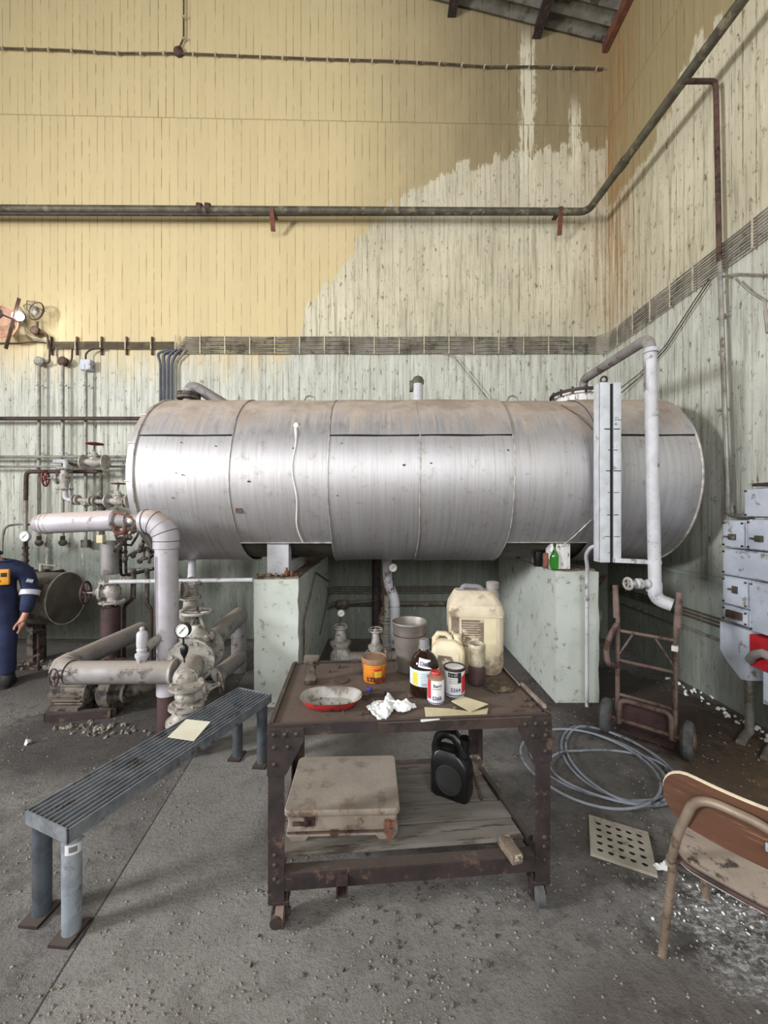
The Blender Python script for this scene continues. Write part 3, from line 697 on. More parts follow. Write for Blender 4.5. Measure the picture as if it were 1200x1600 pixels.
b = MB(); b.tube([(.7, YW, 3.37), (.82, YW - .01, 3.33), (1.0, YW - .02, 3.1), (1.35, YW - .03, 2.65), (1.42, YW - .05, 2.5)], .0055, 6)
solo('loose_wire', b, M['cable'], 'thin wire hanging from the bundle down behind the tank manway', 'wire')
for q in range(2):
    b = MB(); b.tube([WR(1108, 436 + 6 * q), WR(1085, 470 + 7 * q), WR(1040, 540 + 6 * q), WR(1000, 583 + 7 * q), WR(968, 608 + 8 * q, 2.58)], .0055, 6)
    solo('loose_wire', b, M['cable_dark'], 'dark wire sagging on the right wall behind the overflow pipe', 'wire', 'pair of sagging wires on the right wall')
b = MB(); b.tube([WR(1131, 432, 2.6), WR(1150, 428, 2.6), WR(1200, 430, 2.6), WR(1260, 440, 2.6)], .009, 6); b.tube([WR(1150, 436, 2.58), WR(1170, 455, 2.58), WR(1194, 470, 2.57), WR(1196, 485, 2.57)], .007, 6); b.cyl(WR(1196, 485, 2.57), WR(1200, 520, 2.57), .012, n=8)
solo('branch_cable', b, M['cable'], 'grey cable branching off to the right edge above the switchgear', 'cable')

# thin wire with white clips near the top of the wall
t = thing('clipped_wire', 'thin dark wire with white clips along the top of the back wall', 'wire', (0, YW, 6.8))
topw = [(-290, 66), (0, 75), (100, 78), (180, 83), (278, 83), (400, 88), (500, 92), (610, 95), (690, 99), (760, 104), (840, 104), (943, 107)]
b = MB(); b.tube([P(x, y, 4.67) for x, y in topw], .010, 6); part('wire', b, M['cable_dark'], t)
b = MB(); b.tube(fillet([P(287, -30, 4.67), P(287, 60, 4.67), P(281, 72, 4.67), P(279, 82, 4.67)], .05), .009, 6); part('wire', b, M['cable_dark'], t)
def yat(x):
    for (a, ya), (c_, yc) in zip(topw, topw[1:]):
        if a <= x <= c_: return ya + (yc - ya) * (x - a) / (c_ - a)
for x in list(range(4, 260, 36)) + list(range(302, 940, 35)):
    p = P(x, yat(x), 4.66); b = MB(); b.box(p, (.014, .02, .045), Matrix.Rotation(.35, 3, 'Y')); part('clip', b, M['clip'], t)
for y in (26, 60):
    p = P(287, y, 4.66); b = MB(); b.box(p, (.04, .02, .012)); part('clip', b, M['clip'], t)
b = MB(); b.lathe(P(280, 83, 4.69), (0, -1, 0), [(.055, 0), (.055, .03), (.03, .045)], 10); part('junction_box', b, M['rust'], t)

# high pipes
PT = P(0, 327, 4.5)
b_pts = [P(-60, 327, 4.5), P(430, 329, 4.5), P(918, 331, 4.5)]
t = thing('high_pipe', 'dark olive pipe high on the back wall turning along the right wall', 'pipe', (0, 4.5, 4.9))
end = P(1160, 0, 2.62); far = P(918, 331, 4.5); ext = far + (end - far) * 2.6
b = MB(); b.tube(fillet([P(-325, 324, 4.5), far, ext], .10), .038, 14); part('main_run', b, M['gunmetal'], t)
b = MB(); q = V((.05, -.02, -.055)); b.tube([P(-325, 333, 4.52), P(330, 335, 4.52), P(700, 334, 4.53), P(905, 334, 4.53)], .020, 8); part('lower_run', b, M['dark_iron'], t)
for px in (313, 326):
    p = P(px, 326, 4.5); b = MB(); b.tube([p + V((-.025, 0, 0)), p + V((.025, 0, 0))], [.058, .052], 12); part('coupling', b, M['rust'], t)
pj = far + (end - far) * .33; dj = (end - far).normalized(); b = MB(); b.cyl(pj - dj * .05, pj + dj * .05, .046, n=12); part('joint', b, M['gunmetal'], t)
for px, y1 in ((424, 362), (877, 368)):
    b = MB(); a = P(px, 326, 4.46); c = P(px + (3 if px < 500 else -3), y1, 4.60)
    b.beam(a, c, .05, .014, up=(0, 1, .2)); b.beam(a + V((0, -.0, .02)), a + V((0, .2, .02)), .05, .014, up=(0, 0, 1))
    part('bracket', b, M['rust_red'], t, label='red oxide bracket')

t = thing('wall_conduit', 'vertical conduit on the right wall, rusty above and grey below, ending at switchgear', 'conduit', WR(1123, 400, 2.6))
b = MB(); b.tube(fillet([WR(1068, 127, 2.3), WR(1118, 127, 2.57), WR(1119, 150, 2.57), WR(1124, 410, 2.57)], .04), .018, 8); part('upper_run', b, M['rust'], t)
b = MB(); b.tube(fillet([WR(1124, 400, 2.57), WR(1131, 600, 2.57), WR(1138, 806, 2.57), WR(1168, 806, 2.57)], .05), .016, 8); part('lower_run', b, M['conduit'], t)
for y in (495, 640):
    b = MB(); p = WR(1129, y, 2.61); b.box(p, (.03, .07, .018)); part('strap', b, M['conduit'], t)

# left wall-mounted conduits, boxes, horizontals
YL = 4.62
for i, (px, y0, bx) in enumerate(((61, 566, 'round'), (98, 566, 'round'), (134, 570, 'square'))):
    x = (px - 600) / F * YL
    lab = ['leftmost of the three vertical wall conduits, below the flood lamp', 'middle one of the three vertical wall conduits at left', 'vertical wall conduit under the square grey box at left'][i]
    t = thing('vertical_conduit', lab, 'conduit', (x, YL, 1.2))
    z1 = P(px, y0, YL).z; z0 = P(px, 848, YL).z
    b = MB(); b.cyl((x, YL, z0), (x, YL, z1), .017, n=10); part('tube', b, M['conduit'], t)
    for yy in (602, 708):
        zz = P(px, yy, YL).z; b = MB(); b.box((x, YL + .01, zz), (.075, .02, .014)); part('saddle_clip', b, M['conduit'], t)
    b = MB()
    if bx == 'round': b.lathe((x, YL + .03, z1 + .01), (0, -1, 0), [(.055, 0), (.055, .04), (.035, .055)], 14); part('junction_box', b, M['rust' if i == 1 else 'conduit'], t)
    else: b.box((x, YL + .02, z1), (.12, .07, .12), bev=.006); part('junction_box', b, M['cabinet'], t)
    b = MB()
    if i < 2: b.sph((x, YL, z0), .045, (1, .8, .9)); b.cyl((x, YL, z0 + .03), (x, YL, z0 + .08), .024, n=10)
    else: b.box((x, YL, z0 - .01), (.08, .06, .09), bev=.006)
    part('end_fitting', b, M['valve_dark'], t)
    b = MB(); q = [[(78, 540), (77, 566), (72, 568), (61, 567)], [(113, 545), (112, 563), (106, 570), (98, 567)], [(158, 544), (142, 546), (134, 552), (134, 568)]][i]
    b.tube(fillet([P(a, c_, YL + .01) for a, c_ in q], .06), .010, 8); part('feed_cable', b, M['rust'], t)
    if i == 1:
        b = MB(); b.tube(fillet([P(88, 544, YL + .02), P(89, 558, YL + .02), P(96, 566, YL + .02)], .05), .008, 6); part('feed_cable', b, M['cable'], t)

def hpipe(label, y, px0, px1, r, m, d=4.55, y2=None):
    b = MB(); b.cyl(P(px0, y, d), P(px1, y2 or y, d), r, n=10)
    return solo('horizontal_pipe', b, m, label, 'pipe')
hpipe('upper dark brown horizontal pipe reaching the tank from the left edge', 654, -310, 262, .022, M['maroon'])
hpipe('grey horizontal pipe behind the red-wheeled valves, upper of a pair', 714, -310, 262, .018, M['conduit'])
hpipe('lower grey horizontal pipe behind the red-wheeled valves', 729, -310, 262, .014, M['conduit'])

# flood lamp and caged lamp at the left edge
t = thing('flood_lamp', 'lit flood lamp in a peach reflector behind a dark strap, left edge', 'lamp', P(15, 505, 4.5))
c = P(12, 508, 4.55)
b = MB(); b.lathe(c + V((0, .05, 0)), (0, -1, 0), [(.06, 0), (.15, .06), (.19, .12), (.18, .12), (.14, .065), (.05, .01)], 24, caps=False); part('reflector', b, M['reflector'], t)
b = MB(); b.sph(P(28, 494, 4.42), .055, (1.15, .8, .9), 16); part('bulb', b, M['bulb'], t)
b = MB(); b.beam(P(30, 466, 4.38), P(9, 545, 4.38), .012, .035, up=(0, 1, 0)); part('strap', b, M['rust'], t)
b = MB(); b.tube([P(-12, 488, 4.36), P(4, 492, 4.36), P(30, 503, 4.36)], .010, 6); b.sph(P(-4, 490, 4.36), .06, (1, .5, 1)); part('bracket', b, M['dark_iron'], t)
b = MB(); b.tube(fillet([P(30, 480, 4.6), P(40, 492, 4.62), P(38, 512, 4.62), P(44, 526, 4.62), P(60, 529, 4.62), P(76, 536, 4.64)], .06), .012, 8); part('supply_tube', b, M['cable'], t)
lp = bpy.data.lights.new('flood_lamp_light', 'POINT'); lp.energy = 4; lp.color = (1, .95, .88); lp.shadow_soft_size = .06
lo = bpy.data.objects.new('flood_lamp_light', lp); COL.objects.link(lo); lo.location = P(28, 494, 4.33) * U
t = thing('bulkhead_lamp', 'unlit round glass bulkhead lamp on a bent stem beside the flood lamp', 'lamp', P(55, 490, 4.6))
c = P(53, 484, 4.55)
b = MB(); b.lathe(c + V((.0, .05, 0)), (-.2, -1, .1), [(.09, 0), (.105, .03), (.10, .06), (.07, .10), (.02, .12)], 20); part('globe', b, M['clear_glass'], t)
b = MB(); b.torus(c + V((0, .03, 0)), (-.2, -1, .1), .105, .008, 20, 6); b.tube([c + V((-.1, .02, 0)), c + V((-.06, -.07, .01)), c + V((.0, -.09, .02)), c + V((.08, -.05, .0)), c + V((.1, .04, 0))], .004, 5); b.tube([c + V((0, .02, .1)), c + V((-.01, -.08, .06)), c + V((0, -.09, -.04)), c + V((0, .02, -.1))], .004, 5); part('guard', b, M['dark_iron'], t)
b = MB(); b.sph(c + V((0, .02, 0)), .04, (1, .8, 1.2)); part('bulb', b, M['enamel_grey'], t)
b = MB(); b.lathe(P(58, 518, 4.64), (0, -1, 0), [(.05, 0), (.05, .04), (.03, .055)], 10); b.tube(fillet([P(58, 502, 4.6), P(58, 516, 4.62)], .02), .014, 8); b.tube(fillet([P(60, 519, 4.63), P(72, 520, 4.63), P(75, 530, 4.63), P(76, 540, 4.64)], .05), .012, 8); part('stem', b, M['rust'], t)
# ------------------------------------------------------------ valves, gauges, plumbing
def flange(b, c, ax, r, th=.022, bolts=6):
    ax = V(ax).normalized(); b.cyl(V(c) - ax * th / 2, V(c) + ax * th / 2, r, n=20)
    u, v, _ = frame(ax)
    for i in range(bolts):
        a = 2 * PI * i / bolts + .3; p = V(c) + (u * math.cos(a) + v * math.sin(a)) * r * .82
        b.cyl(p - ax * (th * .5 + r * .12), p + ax * (th * .5 + r * .12), r * .09, n=6)
def wheel_mb(c, ax, R, k=5, dish=.0):
    b = MB(); c = V(c); u, v, ax = frame(ax)
    b.torus(c, ax, R, R * .11, 22, 7)
    for i in range(k):
        a = 2 * PI * i / k; d = u * math.cos(a) + v * math.sin(a)
        b.tube([c - ax * dish, c - ax * dish * .4 + d * R * .5, c + d * R * .97], R * .075, 6)
    b.cyl(c - ax * (dish + R * .16), c - ax * (dish - R * .14), R * .2, n=10)
    return b
def valve(label, c, pax, sax, r, m='valve', wm='red', L=None, sl=None, wr=None, name='gate_valve', group=None, k=5, bolts=6):
    c = V(c); pax = V(pax).normalized(); sax = V(sax).normalized(); L = L or r * 3.2; sl = sl or r * 3; wr = wr or r * 1.7
    t = thing(name, label, 'valve', c, group=group)
    h = L / 2; b = MB()
    b.lathe(c, pax, [(r * .8, -h), (r * .8, -h * .6), (r * 1.1, -h * .32), (r * 1.2, 0), (r * 1.1, h * .32), (r * .8, h * .6), (r * .8, h)], 18)
    b.cyl(c, c + sax * r * 1.45, r * 1.05, r * .95, n=16)
    part('body', b, M[m], t)
    for q in (-1, 1):
        b = MB(); flange(b, c + pax * q * h, pax, r * 1.8, r * .3, bolts); part('flange', b, M[m], t)
    b = MB(); flange(b, c + sax * r * 1.5, sax, r * 1.35, r * .3, bolts)
    b.lathe(c, sax, [(r * .95, r * 1.6), (r * .75, r * 1.9), (r * .45, r * 2.3), (r * .4, r * 2.5)], 14)
    u, v, _ = frame(sax)
    for q in (-1, 1): b.tube([c + sax * r * 1.8 + u * q * r * .5, c + sax * r * 2.3 + u * q * r * .55, c + sax * (sl * .93) + u * q * r * .2], r * .11, 6)
    b.cyl(c + sax * sl * .9, c + sax * sl * .98, r * .3, n=10)
    part('bonnet', b, M[m], t)
    b = MB(); b.cyl(c + sax * r * 1.8, c + sax * (sl + r * .45), r * .13, n=8); part('stem', b, M['valve_dark'], t)
    part('handwheel', wheel_mb(c + sax * sl, sax, wr, k, r * .1), M[wm], t, label='red handwheel' if wm == 'red' else None)
    return t
def gauge(label, c, R, foot, nrm=(0, -1, 0), ang=.7, case='dark_iron'):
    c = V(c); nrm = V(nrm).normalized(); t = thing('pressure_gauge', label, 'gauge', c)
    b = MB(); b.lathe(c, nrm, [(R * .9, -.03), (R, -.025), (R, .008), (R * .93, .010), (R * .9, .003)], 24); part('case', b, M[case], t)
    b = MB(); b.lathe(c, nrm, [(R * .9, .001), (R * .9, .004)], 24); part('dial', b, M['dial'], t)
    up = V((0, 0, 1)); rt = nrm.cross(up).normalized() * -1
    b = MB()
    for i in range(11):
        a = math.radians(-135 + 27 * i); d = rt * math.sin(a) + up * math.cos(a)
        b.beam(c + nrm * .0046 + d * R * .66, c + nrm * .0046 + d * R * .8, R * .035, .0008, up=nrm)
    part('scale_marks', b, M['black_ink'], t)
    d = rt * math.sin(ang) + up * math.cos(ang)
    b = MB(); b.beam(c + nrm * .006 - d * R * .55, c + nrm * .006 + d * R * .6, R * .09, .001, up=nrm); b.cyl(c + nrm * .004, c + nrm * .008, R * .09, n=8); part('needle', b, M['black_ink'], t)
    foot = V(foot); b = MB(); s_ = c + V((0, 0, -R)) - nrm * .01; b.cyl(s_ + V((0, 0, .01)), foot, R * .13, n=8); m_ = s_.lerp(foot, .35); b.cyl(m_ + V((0, 0, .012)), m_ - V((0, 0, .012)), R * .26, n=6)
    part('stem', b, M['valve_dark'], t)
    return t

# valve set hanging on the wall, left of the tank
D1 = 4.35
valve('valve with red handwheel on top, highest of the group beside the tank\'s left end', P(148, 722, D1), (1, 0, 0), (0, 0, 1), .045, L=.24, sl=.20, wr=.078, k=6)
valve('upright flanged valve whose red handwheel faces left, left of the tank', P(101, 748, D1), (0, 0, 1), (-.93, -.35, 0), .045, L=.22, sl=.17, wr=.085, k=5)
valve('small valve with red handwheel on top, closest to the tank\'s left rim', P(185, 783, 4.2), (1, 0, 0), (0, 0, 1), .042, L=.22, sl=.185, wr=.062, wm='red', k=5)
def run(label, pts, r, m, f=.05, name='pipe_run', n=12, cat='pipe'):
    b = MB(); b.tube(fillet(pts, f), r, n)
    return solo(name, b, M[m], label, cat)
t = thing('valve_manifold', 'grey flanged pipe manifold with strainer running below the red-wheeled valves', 'pipe', P(140, 790, D1))
b = MB(); b.tube(fillet([P(86, 721, D1 + .2), P(103, 721, D1), P(103, 733, D1)], .05), .026, 12); part('inlet_elbow', b, M['grey_paint'], t)
b = MB(); b.tube(fillet([P(102, 764, D1), P(102, 781, D1), P(118, 781, D1)], .05), .026, 12); part('outlet_elbow', b, M['grey_paint'], t)
b = MB(); b.tube([P(116, 781, D1), P(172, 785, 4.25)], .026, 12); part('header', b, M['valve'], t)
for px in (117, 122, 143, 149, 168, 173, 196):
    b = MB(); flange(b, P(px, 781 + (px - 117) * .06, D1 - (px - 117) * .0018), (1, -.1, 0), .056 if px < 190 else .05, .016, 6); part('flange', b, M['valve'] if px < 160 else M['valve_dark'], t)
b = MB(); b.tube([P(125, 780, D1), P(137, 788, D1)], [.026, .045], 12); b.sph(P(134, 785, D1), .05); part('strainer', b, M['valve'], t)
b = MB(); b.cyl(P(159, 776, D1), P(159, 798, D1), .036, n=12); flange(b, P(159, 776, D1), (0, 0, 1), .05, .014, 6); flange(b, P(159, 794, D1), (0, 0, 1), .05, .014, 6); b.cyl(P(159, 796, D1), P(159, 840, D1), .028, n=10); part('tee', b, M['valve_dark'], t)
b = MB(); b.tube(fillet([P(86, 719, 4.55), P(110, 724, 4.5), P(140, 734, 4.5), P(158, 738, 4.5), P(158, 776, 4.4)], .05), .016, 8)
solo('small_pipe', b, M['gunmetal'], 'thin dark pipe bending down into the manifold tee', 'pipe')
run('dark maroon pipe dropping from a level bend toward the white gauge at left', [P(158, 737, 4.5), P(41, 737, 4.5), P(40, 800, 4.5)], .022, 'maroon', .06)
run('flaking pale pipe below the maroon bend, above the white gauge', [P(40, 782, 4.49), P(40, 832, 4.49)], .021, 'conduit')
gauge('white-faced pressure gauge on the pipe near the left edge', P(38, 838, 4.3), .058, P(39, 862, 4.42), ang=.8, case='cabinet')
t = thing('valve_column', 'dark rusted pipe with small valves under the white wall gauge', 'pipe', P(40, 905, 4.5))
b = MB(); b.cyl(P(40, 845, 4.49), P(41, 930, 4.49), .022, n=10); part('column', b, M['maroon'], t)
for y in (856, 866, 876, 889, 894): b = MB(); flange(b, P(40, y, 4.49), (0, 0, 1), .034 if y < 880 else .055, .014, 6); part('collar', b, M['valve_dark'], t)
b = MB(); b.tube([P(30, 890, 4.45), P(50, 890, 4.45)], .03, 10); part('side_boss', b, M['valve_dark'], t)
run('thin pale tube curving along the wall above the person', [P(3, 866, 4.4), P(4, 838, 4.4), P(8, 822, 4.4), P(28, 819, 4.5), P(62, 820, 4.55)], .012, 'conduit', .08, n=8)
t = thing('lever_valve', 'small maroon flanged valve with long lever on the left wall', 'valve', P(64, 897, 4.4))
b = MB(); flange(b, P(54, 897, 4.4), (1, 0, 0), .05, .03); b.cyl(P(64, 898, 4.4), P(64, 898, 4.4) + V((0, .3, 0)), .02, n=10); flange(b, P(72, 896, 4.4), (1, 0, 0), .05, .03); b.cyl(P(52, 897, 4.4), P(74, 896, 4.4), .035, n=12); part('body', b, M['maroon'], t)
b = MB(); b.cyl(P(64, 894, 4.4), P(64, 880, 4.4), .02, .014, n=10); b.beam(P(63, 881, 4.4), P(88, 884, 4.35), .02, .01); part('lever', b, M['valve'], t, label='grey lever')

# dark cylindrical vessel on the left
t = thing('small_tank', 'dark horizontal cylindrical vessel low against the left wall behind the person', 'tank', (-4.0, 3.9, .6))
vc = V((-3.12, 3.9, .655))
b = MB(); b.lathe(vc, (-1, 0, 0), [(.238, .0), (.25, .0), (.25, 2.2), (.2, 2.26), (.02, 2.3)], 40); part('shell', b, M['vessel'], t)
b = MB(); b.lathe(vc, (1, 0, 0), [(.245, -.004), (.238, .006), (.12, .016), (.01, .022)], 40); part('end_head', b, M['tank_dark'], t)
b = MB(); b.torus(vc, (1, 0, 0), .25, .006, 40, 6); part('end_rim', b, M['seam'], t)
for x in (-3.5, -4.6):
    b = MB(); b.box((x, 4.0, .22), (.06, .16, .44)); part('support', b, M['valve_dark'], t)
t = thing('scrap_stand', 'low rusty stand with crossed bars under the dark vessel', 'stand', P(62, 1035, 4.05))
b = MB(); b.cyl(G(60, 1048) , G(60, 1048) + V((0, 0, .37)), .012, n=6); p = G(60, 1048); b.cyl(p + V((0, 0, .37)), p + V((0, 0, .38)), .05, n=12)
b.beam(p + V((-.38, 0, .02)), p + V((.02, 0, .16)), .02, .02); b.beam(p + V((-.38, .0, .012)), p + V((-.02, .05, .012)), .02, .02); part('bars', b, M['rust'], t)

# insulated pipe with tapered end and big elbow
t = thing('insulated_riser', 'large pale clad pipe rising from the floor with bend toward the left', 'pipe', (*P(262, 1000, 2.74).xy, 0))
dR = 2.74; cx = P(260, 900, dR).x
b = MB(); b.cyl((cx + .012, dR, .25), (cx, dR, 1.33), .073, n=28); part('riser', b, M['pale_pipe'], t)
b = MB()
pts = []
ctr = V((cx - .135, dR, 1.30)); 
for i in range(9):
    a = i / 8 * PI / 2; pts.append(ctr + V((math.cos(a) * .135, 0, math.sin(a) * .135)))
pts.append(pts[-1] + V((-.03, 0, 0)))
b.tube([V((cx, dR, 1.25))] + pts, [.083] + [.083] * 8 + [.08, .074], 28); part('elbow_jacket', b, M['pale_pipe'], t)
for i in (0, 2, 4, 6, 8):
    b = MB(); p = pts[i]; tdir = V((-(p - ctr).z, 0, (p - ctr).x)); b.torus(p, tdir, .0835, .0022, 28, 5); part('jacket_seam', b, M['black' if i != 4 else 'seam'], t)
b = MB(); b.tube([(cx - .03, dR - .0735, z) for z in (.45, .8, 1.2)], .0025, 5); part('jacket_seam', b, M['dark_iron'], t)
b = MB(); b.lathe((cx + .012, dR, 0), (0, 0, 1), [(.068, 0), (.068, .27)], 24); part('base', b, M['maroon'], t, label='dark maroon bare pipe foot')
b = MB(); ya = P(0, 814, dR).z; b.cyl(P(222, 812, dR), P(172, 814, dR), .040, n=18); b.cyl(P(186, 814, dR), P(200, 813, dR), .052, n=18); part('bare_section', b, M['dusty_pipe'], t)
b = MB(); b.torus(P(187, 826, dR - .03), (.2, -1, .2), .032, .015, 16, 8); b.tube([P(176, 800, dR - .03), P(200, 806, dR - .04), P(214, 815, dR - .03)], .008, 6); b.tube([P(184, 828, dR - .02), P(196, 834, dR), P(214, 818, dR - .02)], .006, 6); part('rusty_ring', b, M['rust_red'], t)
b = MB(); b.sph(P(203, 814, dR - .055), .016); part('white_cap', b, M['drip'], t, label='white round cap')
t = thing('insulated_pipe', 'pale clad horizontal pipe with dark tapered left end, upper left of centre', 'pipe', P(120, 817, dR))
b = MB(); b.cyl(P(70, 818, dR + .02), P(181, 813, dR), .071, n=28); part('jacket', b, M['pale_pipe'], t)
b = MB(); b.lathe(P(71, 818, dR + .02), (-1, 0, .0), [(.071, -.005), (.069, .02), (.058, .055), (.03, .075), (.01, .08)], 28); part('tapered_cap', b, M['dusty_pipe'], t, label='dark dusty tapered cap')
for px in (73, 80, 176): b = MB(); b.torus(P(px, 818 - (px - 71) * .045, dR + .02), (1, 0, .04), .0715, .003, 28, 5); part('jacket_seam', b, M['seam'], t)
b = MB(); b.lathe(P(180, 813, dR), (1, 0, 0), [(.071, 0), (.062, .012), (.04, .015)], 28); part('end_cap', b, M['grey_paint'], t)

# lower horizontal loop
d2 = 2.6; zc = P(0, 1050, d2).z
t = thing('insulated_loop', 'thick dusty clad pipe bending low above the floor behind the bench', 'pipe', (-1.7, 2.6, zc))
b = MB(); b.cyl(P(112, 1051, d2), P(272, 1050, d2), .073, n=28); part('front_jacket', b, M['dusty_pipe'], t)
b = MB(); pts = []
x0 = P(112, 1051, d2).x
ctr = V((x0, d2 + .16, zc))
for i in range(7):
    a = i / 6 * PI / 2; pts.append(ctr + V((-math.sin(a) * .13, -math.cos(a) * .16, .0)))
b.tube(pts, .076, 24); part('bend_jacket', b, M['dusty_pipe'], t)
for i in (0, 2, 4): 
    b = MB(); tdir = (pts[i + 1] - pts[i]); b.torus(pts[i], tdir, .077, .0025, 24, 5); part('jacket_seam', b, M['seam'], t)
b = MB(); b.cyl(pts[-1], (x0 - .13, 3.55, zc - .01), .071, n=26); b.sph((x0 - .13, 3.55, zc - .01), .071, n=20); part('rear_jacket', b, M['dusty_pipe'], t)
t = thing('air_vent', 'small white vertical bottle-shaped vent standing on the low thick pipe', 'vent', P(222, 1033, d2))
c = V((P(222, 0, d2).x, d2, zc + .06))
b = MB(); b.lathe(c, (0, 0, 1), [(.022, 0), (.030, .01), (.034, .03), (.042, .045), (.042, .062), (.028, .07), (.034, .09), (.030, .10), (.034, .115), (.033, .19), (.026, .205), (.012, .212), (.016, .225), (.01, .235)], 16); part('body', b, M['grey_paint'], t)
b = MB(); b.tube([c + V((.02, .02, .10)), c + V((.07, .08, .14)), c + V((.115, .14, .17))], [.036, .026, .022], 14); part('side_stub', b, M['dusty_pipe'], t)

# main valve on the back-running pipe
t = thing('rear_main', 'thick dusty clad pipe running back under the tank right of the big valve', 'pipe', (-1.32, 3.2, .5))
b = MB(); b.cyl((-1.34, 2.95, .49), (-1.37, 3.75, .52), .078, n=26); b.sph((-1.37, 3.75, .52), .078, n=18); b.cyl((-1.37, 3.75, .50), (-1.37, 3.75, 0), .07, n=18); part('jacket', b, M['dusty_pipe'], t)
b = MB(); b.cyl((-1.25, 3.0, .27), (-1.22, 3.35, .27), .06, n=20); b.sph((-1.22, 3.35, .27), .06); part('low_branch', b, M['dusty_pipe'], t)
valve('large silver flanged gate valve with level handwheel, right of the clad riser', (-1.31, 2.78, .50), (-.12, 1, .02), (0, 0, 1), .085, m='valve', wm='valve', L=.22, sl=.30, wr=.095, k=4, bolts=8)
b = MB(); b.tube([(-1.28, 2.66, .48), (-1.25, 2.5, .45)], .073, 22); b.sph((-1.26, 2.52, .45), .075, n=18)
flange(b, P(272, 1050, d2 - .02), (1, 0, 0), .082, .016, 0)
solo('pipe_junction', b, M['valve'], 'lumpy silver junction where low thick pipe meets the valves', 'pipe')
valve('corroded silver valve hanging nose-down under the junction, beside the bench', P(292, 1086, 2.45), (0, 0, 1), (.75, .55, .1), .058, m='valve', wm='valve_dark', L=.12, sl=.20, wr=.070, k=5)
b = MB(); c = P(288, 1095, 2.45); b.lathe((c.x, c.y, 0), (0, 0, 1), [(.05, 0), (.06, .02), (.085, .10), (.10, .20), (.10, .225), (.075, .25), (.06, .28), (.058, .34)], 22); flange(b, (c.x, c.y, .215), (0, 0, 1), .105, .02, 8)
solo('valve_bonnet_drum', b, M['valve'], 'squat silver flanged drum on the floor behind the metal bench', 'drum')
gg = gauge('round white pressure gauge in front of the big silver valve', P(285, 985, 2.42), .045, P(288, 1035, 2.50), ang=.75)
b = MB(); b.lathe(P(288, 1007, 2.44), (0, 0, -1), [(.012, 0), (.024, .02), (.022, .05), (.008, .08)], 10); part('rubber_sleeve', b, M['black_plastic'], gg, label='black rubber sleeve')
# stack above: drain from tank left
t = thing('tank_outlet', 'silver outlet stack of flanges below the tank left of the left pier', 'pipe', P(300, 925, 3.4))
b = MB(); b.cyl(P(300, 874, 3.5), P(300, 904, 3.4), .028, .036, n=14); part('cone', b, M['grey_paint'], t)
for y in (911, 931, 934, 914): b = MB(); flange(b, P(298, y, 3.3), (0, 0, 1), .085, .012, 6); part('flange', b, M['valve'], t)
b = MB(); b.cyl(P(298, 908, 3.3), P(298, 942, 3.3), .055, n=16); b.cyl(P(283, 922, 3.2), P(298, 922, 3.3), .06, n=16); flange(b, P(282, 922, 3.2), (-1, -.3, 0), .07, .02); part('body', b, M['valve'], t)
b = MB(); b.tube(fillet([P(298, 940, 3.3), P(296, 958, 3.2), P(284, 962, 3.1), P(288, 1000, 3.1)], .12), .055, 16); flange(b, P(285, 965, 3.1), (.4, -.3, 1), .08, .02); part('lower_bend', b, M['valve'], t)

# thin pipes in the gloom behind
run('thin pale horizontal pipe running behind the clad riser to the left pier', [P(172, 909, 3.3), P(395, 906, 3.3)], .018, 'grey_paint')
t = thing('clad_drop', 'short pale clad pipe hanging behind the upper insulated pipe', 'pipe', P(168, 900, 3.9))
b = MB(); b.cyl(P(172, 845, 3.9), P(172, 897, 3.9), .075, n=20); part('jacket', b, M['dusty_pipe'], t)
b = MB(); b.box(P(158, 842, 3.8), (.06, .05, .075), bev=.004); part('tag_box', b, M['yellow_paper'], t)
valve('grimy valve on a maroon column with small wheel facing left, near the dark vessel', P(176, 924, 3.75), (0, 0, 1), (-1, -.25, 0), .062, m='valve', wm='maroon', L=.19, sl=.22, wr=.10, k=5)
b = MB(); c = P(173, 940, 3.75); b.lathe((c.x, c.y, 0), (0, 0, 1), [(.08, 0), (.08, .60), (.04, .61), (.03, .66)], 22); solo('maroon_column', b, M['maroon'], 'stout maroon pipe column under the grimy valve', 'pipe')
run('thin dark pipe with a jog, left one behind the clad riser', [P(208, 890, 3.9), P(207, 937, 3.9), P(194, 946, 3.9), P(194, 1038.4, 3.9)], .018, 'maroon', .04, n=8)
run('thin dark pipe with a jog, immediately left of the clad riser', [P(229, 890, 3.9), P(230, 945, 3.9), P(236, 950, 3.9), P(236, 1038.4, 3.9)], .018, 'maroon', .04, n=8)
for px in (209, 230):
    b = MB(); b.cyl(P(px, 888, 3.9), P(px, 936, 3.9), .022, .018, n=10); b.beam(P(px - 9, 889, 3.9), P(px + 9, 888, 3.9), .02, .012); solo('tee_handle_rod', b, M['valve_dark'], 'grey T-handled rod %s behind the riser' % ('left of the pair' if px < 220 else 'right of the pair'), 'rod')
